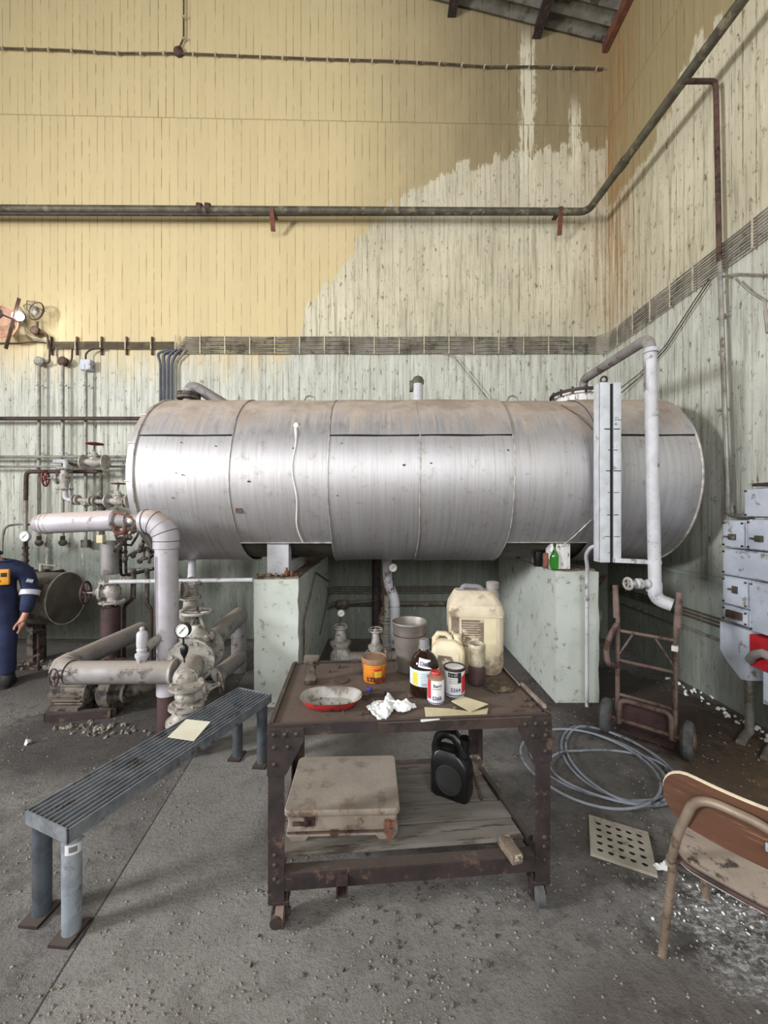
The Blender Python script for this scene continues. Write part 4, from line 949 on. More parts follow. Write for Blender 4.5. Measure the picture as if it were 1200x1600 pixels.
# tangle of small fittings under the tank's left end
t = thing('fitting_cluster', 'dark tangle of small fittings hanging under the tank\'s left end', 'fittings', P(205, 850, 3.9))
for i in range(16):
    a = P(random.uniform(180, 236), random.uniform(820, 878), random.uniform(3.75, 4.1)); b = MB()
    q = a + V((random.uniform(-.12, .12), random.uniform(-.05, .05), random.uniform(-.16, .1))); b.tube([a, (a + q) / 2 + V((.02, 0, .03)), q], .012, 6); b.sph(a, .026, n=8); flange(b, q, q - a, .032, .015, 4)
    part('fitting', b, M['valve_dark'], t)
b = MB(); b.tube([P(180, 835, 3.8), P(186, 850, 3.8), P(205, 852, 3.8), P(214, 838, 3.8), P(220, 822, 3.8)], .012, 6); part('looped_hose', b, M['dark_iron'], t)
for px in (188, 196):
    run('thin dark vertical pipe behind the tank\'s left underside' + (', left' if px == 188 else ', right'), [P(px, 840, 4.0), P(px + 1, 900, 4.0), P(px + 1, 900, 4.0) + V((0, .7, 0))], .013, 'valve_dark', n=8)

# pump on its frame
t = thing('pump_set', 'grimy electric motor and pump on a low frame under the thick bend', 'pump', G(140, 1125))
o0 = G(95, 1112)
b = MB(); b.beam(G(75, 1128) + V((0, 0, .03)), G(175, 1120) + V((0, 0, .03)), .05, .06); b.beam(G(90, 1104) + V((0, 0, .03)), G(188, 1100) + V((0, 0, .03)), .05, .06); b.beam(G(75, 1128) + V((0, 0, .03)), G(92, 1102) + V((0, 0, .03)), .05, .06); b.beam(G(175, 1120) + V((0, 0, .03)), G(192, 1098) + V((0, 0, .03)), .05, .06); part('base_frame', b, M['dark_iron'], t)
m0 = G(82, 1118) + V((0, .04, .16)); m1 = m0 + V((.30, .0, 0))
b = MB(); b.lathe(m0, (1, 0, 0), [(.03, -.02), (.075, -.01), (.085, .02), (.085, .26), (.06, .28), (.03, .29)], 20)
for i in range(16):
    a = 2 * PI * i / 16; b.beam(m0 + V((.03, math.cos(a) * .088, math.sin(a) * .088)), m0 + V((.24, math.cos(a) * .088, math.sin(a) * .088)), .006, .012, up=(0, math.cos(a), math.sin(a)))
b.box(m0 + V((.13, -.02, -.11)), (.2, .16, .06)); part('motor', b, M['valve_dark'], t)
b = MB(); p = m0 + V((.36, 0, 0)); b.lathe(p, (1, 0, 0), [(.03, -.09), (.03, -.02), (.09, -.01), (.115, .02), (.115, .09), (.07, .11), (.05, .17)], 24); b.box(p + V((.05, 0, -.1)), (.1, .12, .08)); flange(b, p + V((.17, 0, 0)), (1, 0, 0), .08, .02); part('casing', b, M['valve_dark'], t)
b = MB(); b.cyl(p + V((.05, 0, .09)), p + V((.05, 0, .21)), .045, n=14); flange(b, p + V((.05, 0, .17)), (0, 0, 1), .105, .02, 8); flange(b, p + V((.05, 0, .20)), (0, 0, 1), .105, .02, 8); part('discharge', b, M['valve_dark'], t)
b = MB(); b.tube(fillet([p + V((.17, 0, 0)), p + V((.3, .03, .02)), p + V((.46, .16, .05)), p + V((.75, .2, .05))], .1), .045, 14); flange(b, p + V((.42, .13, .045)), (1, .5, .1), .075, .02); flange(b, p + V((.62, .19, .05)), (1, 0.1, 0), .085, .03); part('suction_pipe', b, M['valve_dark'], t)
c = P(84, 1059, 2.5)
t = thing('small_handwheel', 'small dark handwheel at the left end of the low thick pipe', 'handwheel', c)
part('rim', wheel_mb(c, (-.5, -1, .1), .052, 3), M['maroon'], t)
b = MB(); b.cyl(c, c + V((.10, .12, 0)), .012, n=8); part('stem', b, M['valve_dark'], t)

# plumbing seen between the piers
t = thing('gauge_standpipe', 'pale vertical pipe with offset bend between the piers behind the tin bucket', 'pipe', P(616, 985, 3.7))
b = MB(); b.tube(fillet([P(604, 870, 3.9), P(606, 912, 3.9), P(617, 935, 3.8), P(617, 1010, 3.8)], .12), .048, 18); part('pipe', b, M['grey_paint'], t)
b = MB(); b.torus(P(612, 921, 3.78), (.3, -1, 0), .022, .008, 14, 6); part('ring', b, M['grey_paint'], t)
b = MB(); flange(b, P(617, 947, 3.8), (0, 0, 1), .05, .008, 0); part('collar', b, M['seam'], t)
gauge('small round gauge under the tank behind the bucket', P(614, 887, 3.7), .040, P(615, 925, 3.79), ang=.7, case='valve')
b = MB(); b.cyl(P(605, 930, 4.0), P(605, 975, 4.0), .03, n=12)
for y in (966, 971, 990, 995, 1010, 1030): flange(b, P(605, y, 4.0), (0, 0, 1), .07, .015, 6)
b.lathe(P(605, 1040, 4.0), (0, 0, 1), [(.04, 0), (.055, .1), (.04, .2), (.06, .28), (.035, .38), (.03, .45)], 14)
solo('flanged_stack', b, M['valve'], 'stack of silver flanges just left of the standpipe base', 'pipe')
run('thin brown pipe with a jog left of the pale standpipe', [P(600, 872, 4.1), P(601, 955, 4.1), P(594, 962, 4.1), P(594, 1015, 4.1)], .02, 'rust_red', .05, n=10)
run('dark thick vertical pipe against the back wall between the piers', [P(588, 872, 4.55), P(588, 985, 4.55)], .05, 'dark_iron')
def small_valve(label, px, y, wy, d, R, wr):
    t = thing('globe_valve', label, 'valve', P(px, y, d)); c = P(px, y, d)
    b = MB(); b.lathe(c, (0, 0, 1), [(.04, -.12), (R, -.05), (R * 1.25, -.02), (R * 1.25, .0), (R * .75, .015), (R * .55, .10), (R * .3, .14)], 20); part('bonnet', b, M['valve'], t)
    cw = P(px, wy, d); b = MB(); b.cyl(c + V((0, 0, .1)), cw, .012, n=8); part('stem', b, M['valve_dark'], t)
    part('handwheel', wheel_mb(cw, (0, -.15, 1), wr, 4), M['valve'], t)
    return t
small_valve('silver valve with level handwheel left of the orange bucket, gauge above it', 532, 1002, 979, 3.6, .075, .062)
small_valve('silver valve with level handwheel just above the orange bucket', 587, 1008, 984, 3.4, .052, .058)
gauge('tiny round gauge above a valve wheel left of the orange bucket', P(533, 958, 3.6), .033, P(532, 978, 3.6), ang=1, case='valve')
b = MB(); c = P(532, 1028, 3.55); b.lathe(c, (-.3, -1, 0), [(.09, -.05), (.09, .02), (.07, .03), (.03, .035)], 24); b.cyl(c, c + V((.6, .1, -.02)), .05, n=16); b.cyl((c.x + .1, c.y + .1, 0), (c.x + .1, c.y + .02, c.z), .03, n=10); flange(b, c, (-.3, -1, 0), .095, .02, 8); solo('flanged_end', b, M['valve'], 'round silver flanged pipe end low behind the table', 'pipe')
c = P(588, 1020, 3.35); t = thing('loose_handwheel', 'silver handwheel lying level right behind the orange bucket lid', 'handwheel', c); part('rim', wheel_mb(c, (0, -.1, 1), .085, 3), M['valve'], t)
b = MB(); b.cyl(c + V((0, 0, -.7)), c, .02, n=8); part('stem', b, M['valve_dark'], t)
for i in range(4):
    y = 917 + i * 3.3
    b = MB(); z = P(0, y, 4.67).z
    b.tube([(-.72 + .0, 4.05 + .02 * i, z - .32), (-.655, 4.06, z - .30), (-.645, 4.6, z), (-.60, YW, z), (1.3, YW, z + .004)], .007, 6) if i == 3 else b.tube([(-.655, 4.60, z), (-.60, YW, z), (1.3, YW, z + .004)], .007, 6)
    solo('low_conduit', b, M['gunmetal'], 'thin conduit line on the wall between the piers', 'conduit', 'thin conduits under the tank')
b = MB(); b.tube([(-.645, 3.20, .0), (-.645, 3.20, .62), (-.645, 3.75, .93), (-.645, 4.6, .70)], .007, 6); solo('pier_conduit', b, M['gunmetal'], 'thin conduit bent diagonally across the side of the left pier', 'conduit')
b = MB(); b.tube(fillet([P(498, 965, 4.6), P(500, 955, 4.6), P(520, 944, 4.62), P(600, 938, 4.62)], .1), .024, 10); b.lathe(P(524, 944, 4.6), (1, 0, 0), [(.02, 0), (.05, .03), (.05, .13), (.02, .16)], 14); solo('cable_joint', b, M['gunmetal'], 'thick grey cable with a swollen joint on the wall between the piers', 'cable')
b = MB(); b.cyl((-.6, YW, .42), (1.3, YW, .42), .03, n=10); solo('floor_pipe', b, M['gunmetal'], 'dark pipe low along the wall between the piers', 'pipe')
for i in range(3):
    z = .66 - .03 * i; b = MB(); b.tube([(RX - .02, 4.6, z), (RX - .02, 3.0, z), (RX - .02, 2.4, z - .01)], .009, 6); solo('low_conduit', b, M['cable_dark'], 'dark conduit running low on the right wall to the switchgear', 'conduit', 'low conduits on the right wall')
b = MB(); b.tube([(RX - .02, 4.6, .5), (RX - .02, 2.5, .49)], .012, 6); solo('low_pipe', b, M['conduit'], 'pale thin pipe on the right wall below the dark conduits', 'pipe')
b = MB(); b.beam((1.72, 4.2, .0), (1.95, 3.5, .95), .05, .02) ; b.xf(Matrix.Identity(4)); solo('leaning_plank', b, M['rust'], 'rusty plank leaning in the dark behind the hand truck', 'plank')

# ------------------------------------------------------------ switchgear on the right wall
t = thing('switchgear_board', 'pale grey switchgear board of bolted metal boxes on the right wall', 'switchgear', (2.5, 2.3, .4))
def sbox(y0, y1, z0, z1, x=2.40, bev=.006, name='box', m='cabinet', cover=True):
    b = MB(); b.box(((x + RX) / 2, (y0 + y1) / 2, (z0 + z1) / 2), (RX - x - .01, abs(y1 - y0) - .006, z1 - z0 - .006), bev=bev)
    o = part(name, b, M[m], t)
    if cover:
        b = MB(); b.box((x - .004, (y0 + y1) / 2, (z0 + z1) / 2), (.012, abs(y1 - y0) - .022, z1 - z0 - .022), bev=.004); part('cover', b, M[m], o)
        for yy in (y0 - .02 if y0 > y1 else y0 + .02, y1 + .02 if y0 > y1 else y1 - .02):
            for zz in (z0 + .022, z1 - .022): b = MB(); b.cyl((x - .018, yy, zz), (x - .004, yy, zz), .007, n=8); part('cover_bolt', b, M['dark_iron'], o)
    return o
def snotch(o, y, z, w=.045, h=.04, x=2.385):
    b = MB(); b.box((x, y, z), (.03, w, h), bev=.003); b.beam((x - .02, y + w, z), (x - .02, y - w * .4, z), .012, .012); part('switch', b, M['gunmetal'], o)
o = sbox(2.81, 2.625, 1.25, 1.446); snotch(o, 2.715, 1.33)
o = sbox(2.62, 2.40, 1.25, 1.455); snotch(o, 2.52, 1.33)
sbox(2.40, 2.18, 1.25, 1.455); sbox(2.81, 2.18, 1.058, 1.246)
o = sbox(2.81, 2.60, .855, 1.054); snotch(o, 2.70, .97, .04, .05, 2.396)
o = sbox(2.81, 2.60, .735, .851); b = MB(); b.box((2.385, 2.70, .80), (.03, .11, .05)); part('nameplate', b, M['rust'], o)
sbox(2.60, 2.18, .72, 1.054)
sbox(2.64, 2.18, 1.46, 1.66, bev=.03)
b = MB(); b.box((2.5, 2.45, 1.675), (.22, .25, .02)); b.tube([(2.45, 2.5, 1.68), (2.45, 2.48, 1.74), (2.5, 2.44, 1.76)], .012, 6); part('top_fitting', b, M['dark_iron'], t)
b = MB(); y0, y1 = 2.81, 2.585
b.poly([(2.38, y0, .725), (2.38, y1, .725), (2.38, y1, .40), (2.38, y1 + .06, .385), (2.38, y0 - .05, .47), (2.38, y0, .53)], .26, (1, 0, 0)); part('terminal_box', b, M['cabinet'], t)
b = MB(); b.box((2.47, 2.38, .61), (.2, .38, .20)); rb = part('breaker_box', b, M['red_bright'], t, label='bright red breaker box')
b = MB(); b.tube([(2.36, 2.56, .545), (2.33, 2.50, .60), (2.32, 2.43, .635), (2.33, 2.3, .62)], .026, 10); part('lever', b, M['dusty_pipe'], rb)
b = MB(); b.box((2.47, 2.34, .40), (.18, .3, .2)); part('lower_box', b, M['cabinet'], t)
for y in (2.66, 2.50, 2.36):
    b = MB(); b.tube([(2.45, y, .45), (2.45, y, .03), (2.40, y - .02, .012), (2.3, y - .1, .01)], .026 if y > 2.6 else .02, 10); part('cable_leg', b, M['conduit'], t)
# ------------------------------------------------------------ bench
ux = V((.373, .928, 0)).normalized(); ang = math.atan2(ux.y, ux.x)
t = thing('grating_bench', 'galvanised steel bench with slatted grating top on four round legs', 'bench', (-1.094, 1.37, 0), ang)
L, W, H = 1.11, .25, .40
b = MB()
for y in (0.003, W - .003): b.box((L / 2, y, H - .025), (L, .006, .05))
for x in (0.003, L - .003): b.box((x, W / 2, H - .025), (.006, W, .05))
part('frame', b, M['bench'], t, local=True)
for i in range(1, 10):
    b = MB(); b.box((L / 2, i * W / 10, H - .018), (L - .012, .005, .034)); part('slat', b, M['bench'], t, local=True)
b = MB()
for i in range(1, 12): b.box((i * L / 12, W / 2, H - .03), (.004, W - .012, .012))
part('cross_bars', b, M['bench'], t, local=True)
for (x, y, m) in ((.035, .035, 'galv'), (.035, W - .04, 'galv_shaded'), (L - .05, .03, 'galv_shaded'), (L - .05, W - .035, 'galv_shaded')):
    b = MB(); b.cyl((x, y, .012), (x, y, H - .045), .030, n=24); lg = part('leg', b, M[m], t, local=True)
    b = MB(); b.box((x - .005, y, .006), (.10, .075, .012), Matrix.Rotation(.3, 3, 'Z')); part('foot_plate', b, M['dark_iron'], lg, local=True)
    if m == 'galv':
        b = MB(); b.sheet(lambda s, q: V((x + math.cos(3.5 + 2.2 * s) * .0306, y + math.sin(3.5 + 2.2 * s) * .0306, .30 + .035 * q - .012 * s)), 10, 1, .0006); part('sticker', b, M['label_white'], lg, local=True, label='white sticker')
        b = MB(); b.sheet(lambda s, q: V((x + math.cos(3.9 + .8 * s) * .0312, y + math.sin(3.9 + .8 * s) * .0312, .307 + .02 * q - .005 * s)), 6, 1, .0004); part('sticker_print', b, M['cap_grey'], lg, local=True)
b = MB(); z = .402; b.poly([G(262, 1152, z), G(303, 1158, z), G(329, 1128, z), G(291, 1124, z)], .0015, (0, 0, 1)); solo('paper_sheet', b, M['paper'], 'cream sheet of paper lying on the metal bench', 'paper')

# ------------------------------------------------------------ workshop trolley table
TA = math.radians(4.5)
tt = thing('trolley_table', 'rusty riveted steel trolley table with plank lower shelf and castors', 'table', (.084, 1.76, 0), TA)
hx, hy, TH = .525, .30, .73
b = MB(); b.box((0, 0, TH - .006), (2 * hx - .02, 2 * hy - .02, .008))
bmesh.ops.subdivide_edges(b.bm, edges=b.bm.edges[:], cuts=6, use_grid_fill=True); b.jit(.002, 6)
top = part('top_sheet', b, M['table_top'], tt, local=True)
for (a, c) in (((-hx, -hy), (hx, -hy)), ((-hx, hy), (hx, hy)), ((-hx, -hy), (-hx, hy)), ((hx, -hy), (hx, hy))):
    b = MB(); b.beam((a[0], a[1], TH - .015), (c[0], c[1], TH - .015), .006, .036); b.beam((a[0] * .985, a[1] * .985, TH + .004), (c[0] * .985, c[1] * .985, TH + .004), .014, .008); part('edge_angle', b, M['dark_iron'], tt, local=True)
b = MB(); b.box((.16, -.306, TH - .016), (.58, .01, .036)); part('front_patch', b, M['table_top'], tt, local=True)
def rivets(b, pts, nrm, r=.009):
    for p in pts: b.sph(V(p), r, n=8)
for sx in (-1, 1):
    for sy in (-1, 1):
        x = sx * (hx - .003); y = sy * (hy - .003)
        if sy > 0 and sx > 0: x = .44
        b = MB(); w = .055; z0 = .09 if sy < 0 else .12
        b.box((x - sx * w / 2, y, (TH + z0) / 2 - .01), (w, .006, TH - z0 - .02)); b.box((x, y - sy * w / 2, (TH + z0) / 2 - .01), (.006, w, TH - z0 - .02))
        lg = part('leg', b, M['dark_iron'], tt, local=True)
        if sy < 0:
            b = MB(); o = y + sy * .006
            b.poly([(x + sx * .004, o, TH - .005), (x - sx * .125, o, TH - .005), (x - sx * .125, o, TH - .05), (x - sx * .062, o, TH - .17), (x + sx * .004, o, TH - .17)], .006, (0, sy, 0)); part('gusset_plate', b, M['dark_iron'], tt, local=True)
            o = o - .007
            for rp in [(x - sx * .02, o, TH - .025), (x - sx * .06, o, TH - .025), (x - sx * .10, o, TH - .025), (x - sx * .022, o, TH - .07), (x - sx * .022, o, TH - .13), (x - sx * .07, o, TH - .07)] + [(x - sx * .022, y - .005, z) for z in (.27, .235, .185)]:
                b = MB(); b.sph(V(rp), .009, (1, .7, 1), 8); part('rivet', b, M['dark_iron'], tt, local=True)
        # castor
        b = MB(); cy = y - sy * .02; cxx = x - sx * .04
        b.box((cxx, cy, z0 + .005), (.06, .05, .01)); b.box((cxx - .024, cy, .075), (.005, .035, .10)); b.box((cxx + .024, cy, .075), (.005, .035, .10)); b.cyl((cxx - .034, cy, .045), (cxx + .034, cy, .045), .012, n=8)
        if sx < 0 and sy < 0: b.cyl((cxx - .01, y - .03, .05), (cxx - .01, y - .012, .05), .022, n=12)
        cs = part('castor', b, M['dark_iron'], tt, local=True)
        b = MB(); b.lathe((cxx - .018, cy, .048), (1, 0, 0), [(.035, 0), (.048, .004), (.048, .032), (.035, .036)], 24); part('wheel', b, M['rubber'] if sx > 0 else M['truck'], cs, local=True)
# lower shelf
SZ = .20
for (a, c) in (((-hx + .02, -hy + .005), (hx - .03, -hy + .005)), ((-hx + .02, hy - .02), (.42, hy - .02))):
    b = MB(); b.beam((*a, SZ - .035), (*c, SZ - .03), .008, .055); b.beam((a[0], a[1] + .02, SZ - .006), (c[0], c[1] + .02, SZ - .004), .045, .006); part('shelf_rail', b, M['dark_iron'], tt, local=True)
b = MB(); b.beam((-.50, -.28, SZ - .03), (-.50, .28, SZ - .03), .05, .008); part('shelf_rail', b, M['dark_iron'], tt, local=True); b = MB(); b.beam((.49, -.28, SZ - .02), (.40, .28, SZ - .02), .03, .02); part('shelf_rail', b, M['dark_iron'], tt, local=True)
ys = [-.235, -.13, -.025, .08, .18, .26]
for i in range(5):
    y0, y1 = ys[i], ys[i + 1]; xr = .46 - .018 * i + random.uniform(-.012, .012)
    b = MB(); dz = random.uniform(0, .004)
    b.poly([(-.50, y0 + .003, SZ - .002 + dz), (xr, y0 + .003 + random.uniform(-.004, .012), SZ - .002 + dz), (xr - .012, y1 - .003, SZ - .002 + dz), (-.50, y1 - .006, SZ - .002 + dz)], .016, (0, 0, 1))
    part('shelf_plank', b, M['wood'], tt, local=True)
b = MB(); b.beam((.35, -.02, SZ + .018), (.38, .24, SZ + .02), .012, .006); b.beam((.475, -.24, SZ + .02), (.40, .25, SZ + .025), .02, .02); part('shelf_batten', b, M['dark_iron'], tt, local=True)
b = MB(); 
for (y, z) in ((-.297, SZ - .045),): 
    for dx, dz, w, h in ((0, .012, .04, .006), (0, -.03, .04, .006), (-.018, -.01, .006, .045), (.018, -.01, .006, .045)): b.box((-.26 + dx, y - .015, z + dz + .012), (w, .05, h))
part('bracket_socket', b, M['rust'], tt, local=True)
Rz = Matrix.Rotation(TA, 3, 'Z'); TC = V((.084, 1.76, 0))
def TL(x, y, z): return TC + Rz @ V((x, y, z))
b = MB(); c = G(797, 1327, .225); b.box(c + V((0, 0, 0)), (.045, .10, .035), Matrix.Rotation(.25, 3, 'Z'), bev=.005); b.jit(.004, 20); solo('brick_chunk', b, M['label_brown'], 'small dusty brick chunk at the front right of the lower shelf', 'brick')
b = MB(); b.poly([G(733, 1182, .22), G(748, 1176, .22), G(760, 1208, .22), G(742, 1213, .22)], .006, (0, 0, 1)); b.jit(.004, 18); solo('splintered_board', b, M['label_brown'], 'small splintered board piece behind the black jug on the shelf', 'board')

# weighing platform box on the shelf
t = thing('platform_scale', 'rusty cream low platform scale box on the trolley\'s lower shelf', 'scale', TL(-.255, -.03, .22), TA * .4)
b = MB(); b.loft([(.098, 0, 0, .222, .168, .02), (.104, 0, 0, .226, .172, .022), (.118, 0, 0, .226, .172, .022), (.124, 0, 0, .222, .168, .02)]); part('platform', b, M['scale_box'], t, local=True)
b = MB(); b.loft([(.045, 0, 0, .212, .160, .012), (.100, 0, 0, .214, .162, .012)]); part('upper_body', b, M['scale_box'], t, local=True)
b = MB(); b.loft([(.020, 0, 0, .218, .166, .015), (.047, 0, 0, .218, .166, .015)])
for sx in (-1, 1):
    for sy in (-1, 1): b.loft([(0, sx * .17, sy * .14, .030, .022, .008), (.022, sx * .17, sy * .14, .045, .026, .008)])
part('base', b, M['scale_box'], t, local=True)
b = MB(); b.box((.175, -.172, .055), (.02, .016, .05)); b.box((.19, -.170, .07), (.03, .012, .012)); b.box((.185, -.176, .03), (.014, .012, .04)); part('latch', b, M['rust_red'], t, local=True)
b = MB(); b.cyl((-.19, -.172, .075), (-.14, -.172, .075), .007, n=8); b.sph((-.135, -.172, .077), .012); b.box((-.125, -.166, .08), (.04, .006, .035)); part('beam_lock', b, M['rust'], t, local=True)
b = MB(); b.cyl((-.21, -.178, .045), (.18, -.178, .045), .004, n=6); b.box((-.03, -.178, .04), (.03, .01, .02)); part('front_rod', b, M['rust'], t, local=True)

# black oil jug
t = thing('oil_jug', 'black plastic motor oil jug standing on the trolley\'s lower shelf', 'jug', (*G(706, 1240, .216).xy, .2165), math.radians(-28))
b = MB(); b.loft([(0, 0, 0, .080, .042, .018), (.012, 0, 0, .088, .050, .02), (.13, 0, 0, .090, .050, .022), (.16, -.002, 0, .086, .048, .022), (.19, -.012, 0, .068, .042, .02), (.205, -.012, 0, .050, .036, .018)]); body = part('body', b, M['black_plastic'], t, local=True, ang=50)
b = MB(); b.tube([(-.068, 0, .15), (-.078, 0, .20), (-.064, 0, .245), (-.03, 0, .272), (.012, 0, .268), (.042, 0, .235), (.058, 0, .19)], [.026, .020, .020, .024, .026, .026, .028], 14); part('handle', b, M['black_plastic'], t, local=True)
b = MB(); b.lathe((.055, 0, .18), (.10, 0, 1), [(.026, 0), (.023, .03), (.023, .06), (.026, .062), (.026, .09), (.02, .094)], 18); part('cap', b, M['black_plastic'], t, local=True)
b = MB(); b.lathe((0, -.0495, .085), (0, -1, 0), [(.064, 0), (.064, .002), (.06, .0035), (.058, .001)], 28, caps=True); b.xf(Matrix.Diagonal((.95, 1, 1.05, 1))); part('label_panel', b, M['black'], t, local=True)

# things on the table top
def GT(px, py): return G(px, py, TH + .001)
def top_thing(name, label, cat, px, py): 
    p = GT(px, py); return thing(name, label, cat, p), p
# metal bracket
t, c = top_thing('metal_bracket', 'dark bent metal bracket standing at the back left of the table', 'bracket', 486, 1066)
b = MB(); b.box(c + V((0, .02, .050)), (.022 * 1.7, .012, .10), bev=.003); b.box(c + V((0, .02, .093)), (.072, .022, .045), bev=.008); b.box(c + V((0, .0, .010)), (.05, .06, .02), bev=.003); part('plate', b, M['valve_dark'], t)
b = MB(); b.cyl(c + V((.012, .0, .085)), c + V((.012, .014, .085)), .006, n=8); b.cyl(c + V((.012, .007, .068)), c + V((.012, .014, .068)), .004, n=8); part('bolt_hole', b, M['black'], t)
# orange bucket
t, c = top_thing('orange_bucket', 'small orange-yellow plastic bucket with brown lid on the table', 'bucket', 585, 1062)
b = MB(); b.lathe(c, (0, 0, 1), [(.046, 0), (.049, .004), (.054, .085), (.054, .1)], 28); part('body', b, M['orange'], t)
b = MB(); b.lathe(c, (0, 0, 1), [(.056, .085), (.059, .088), (.059, .103), (.055, .108), (.052, .103), (.01, .102)], 28); part('lid', b, M['rim_brown'], t)
for z in (.078, .07): b = MB(); b.torus(c + V((0, 0, z)), (0, 0, 1), .054, .002, 28, 5); part('rib', b, M['orange'], t)
part('red_stripe', wrap(c, .0536, 0, .7, .060, .066), M['red_ink'], t)
part('pale_patch', wrap(c, .0530, .05, .65, .03, .056), M['label_yellow'], t)
lettering('LTS', .026, M['black_ink'], t, on_cyl(c, .0525, -.65, .012), .0012)
# tin bucket
t, c = top_thing('tin_bucket', 'tall dull tin bucket, open and rusty, in the middle of the table', 'bucket', 640, 1046)
b = MB(); b.lathe(c, (0, 0, 1), [(.001, .0), (.060, 0), (.064, .004), (.078, .175), (.079, .18), (.084, .225), (.087, .232), (.084, .238), (.081, .23), (.075, .175), (.060, .01), (.001, .008)], 36, caps=False); part('wall', b, M['bucket'], t)
b = MB(); b.torus(c + V((0, 0, .178)), (0, 0, 1), .079, .003, 36, 6); part('hoop', b, M['rust'], t)
b = MB(); b.lathe(c, (0, 0, 1), [(.076, .16), (.001, .161)], 30, caps=False); part('sludge', b, M['concrete_raw'], t)
# brown glass bottle
t, c = top_thing('reagent_bottle', 'large brown glass bottle with grey cap and pale blue label on the table', 'bottle', 663, 1083)
b = MB(); b.lathe(c, (0, 0, 1), [(.052, 0), (.060, .006), (.0615, .02), (.0615, .125), (.057, .145), (.040, .168), (.024, .180), (.018, .195), (.018, .215)], 32); part('glass', b, M['brown_glass'], t, label='dark brown glass')
b = MB(); b.lathe(c, (0, 0, 1), [(.024, .192), (.024, .200), (.021, .202), (.021, .224), (.018, .23)], 20); part('cap', b, M['cap_grey'], t)
lab = part('label', wrap(c, .0619, -1.4, 1.4, .052, .118, n=30), M['label_blue'], t, label='pale blue and yellow label')
part('yellow_field', wrap(c, .0626, -.95, -.55, .055, .108), M['label_yellow'], lab)
for i in range(5): part('print_line', wrap(c, .0626, -.35, .55 - .07 * i, .103 - .0085 * i, .1045 - .0085 * i), M['cap_grey'], lab)
part('print_patch', wrap(c, .0626, -.3, .35, .056, .066), M['enamel_grey'], lab)
st = MB(); st.sheet(lambda s, q: c + V((math.sin(-.55 + 1.0 * s) * (.0595 - .0125 * q), -math.cos(-.55 + 1.0 * s) * (.0595 - .0125 * q) - .0022, .133 + .034 * q - .010 * s)), 12, 2, .0006)
sk = part('sticker', st, M['label_white'], t, label='white handwritten sticker')
lettering('S266', .021, M['ink'], sk, lambda x, y: c + V((math.sin(-.48 + x / .056) * (.0585 - .35 * (y)), -math.cos(-.48 + x / .056) * (.0585 - .35 * y) - .0045, .141 + y - .18 * x)), .0004)
# small cream jerrycan
t, c = top_thing('small_jerrycan', 'small cream plastic jerrycan with torn brown label, behind the brown bottle', 'jerrycan', 700, 1055)
t.rotation_euler = (0, 0, -.12); ROOT[t.name] = V((0, 0, 0))
b = MB(); b.loft([(0, 0, 0, .070, .044, .014), (.008, 0, 0, .076, .048, .016), (.125, 0, 0, .077, .048, .016), (.150, -.002, 0, .070, .044, .02), (.168, -.004, 0, .046, .034, .02), (.172, -.004, 0, .04, .03, .018)]); part('body', b, M['jerry_small'], t, local=True, ang=50)
b = MB(); b.tube([(-.062, 0, .135), (-.062, 0, .172), (-.045, 0, .196), (-.012, 0, .196), (.008, 0, .182), (.012, 0, .16)], [.014, .014, .013, .012, .012, .014], 12); part('handle', b, M['jerry_small'], t, local=True)
b = MB(); b.lathe((.044, 0, .155), (0, 0, 1), [(.024, 0), (.016, .015), (.016, .025), (.020, .027), (.020, .038), (.014, .042)], 18); part('neck', b, M['jerry_small'], t, local=True)
b = MB(); b.poly([(-.055, -.0485, .02), (.02, -.0485, .015), (.033, -.0485, .07), (.012, -.0485, .105), (-.048, -.0485, .11)], .001, (0, -1, 0)); part('torn_label', b, M['label_brown'], t, local=True, label='torn brown label')
b = MB()
for x in (.045, .060): b.box((x, -.049, .065), (.005, .006, .10), bev=.002)
part('rib', b, M['jerry_small'], t, local=True)
# big jerrycan
t, c = top_thing('big_jerrycan', 'large dusty ivory jerrycan, tallest thing on the table', 'jerrycan', 741, 1044)
t.rotation_euler = (0, 0, -.10); ROOT[t.name] = V((0, 0, 0))
b = MB(); b.loft([(0, 0, 0, .108, .080, .03), (.012, 0, 0, .120, .090, .035), (.05, 0, 0, .128, .094, .035), (.275, 0, 0, .130, .094, .035), (.285, 0, 0, .132, .096, .035), (.325, 0, 0, .126, .088, .035), (.375, -.004, 0, .098, .055, .03), (.388, -.006, 0, .088, .044, .028)], 8); part('body', b, M['jerry'], t, local=True, ang=40)
b = MB(); b.tube(fillet([(-.062, 0, .37), (-.055, 0, .405), (.032, 0, .400), (.052, 0, .365)], .02), .013, 12); part('handle', b, M['cap_grey'], t, local=True)
b = MB(); b.lathe((.088, 0, .345), (.0, 0, 1), [(.038, 0), (.030, .03), (.027, .045), (.027, .048), (.031, .05), (.031, .078), (.025, .083)], 22); part('cap', b, M['dusty_pipe'], t, local=True)
for nm, x0, x1, z0, z1, m in (('side_label', -.118, -.082, .10, .28, 'label_brown'), ('front_label', -.070, .032, .135, .262, 'label_brown'), ('label', .034, .090, .105, .268, 'yellow_paper')):
    b = MB(); b.box(((x0 + x1) / 2, -.0945, (z0 + z1) / 2), (x1 - x0, .0015, z1 - z0)); lb = part(nm, b, M[m], t, local=True)
    if nm == 'front_label':
        for i in range(7): b = MB(); b.box((-.024 + random.uniform(-.008, .008), -.0956, .25 - .011 * i), (.075, .0006, .002)); part('print_line', b, M['yellow_paper'], lb, local=True)
b = MB(); b.box((0, -.0955, .279), (.235, .004, .006)); part('moulded_ridge', b, M['jerry'], t, local=True)
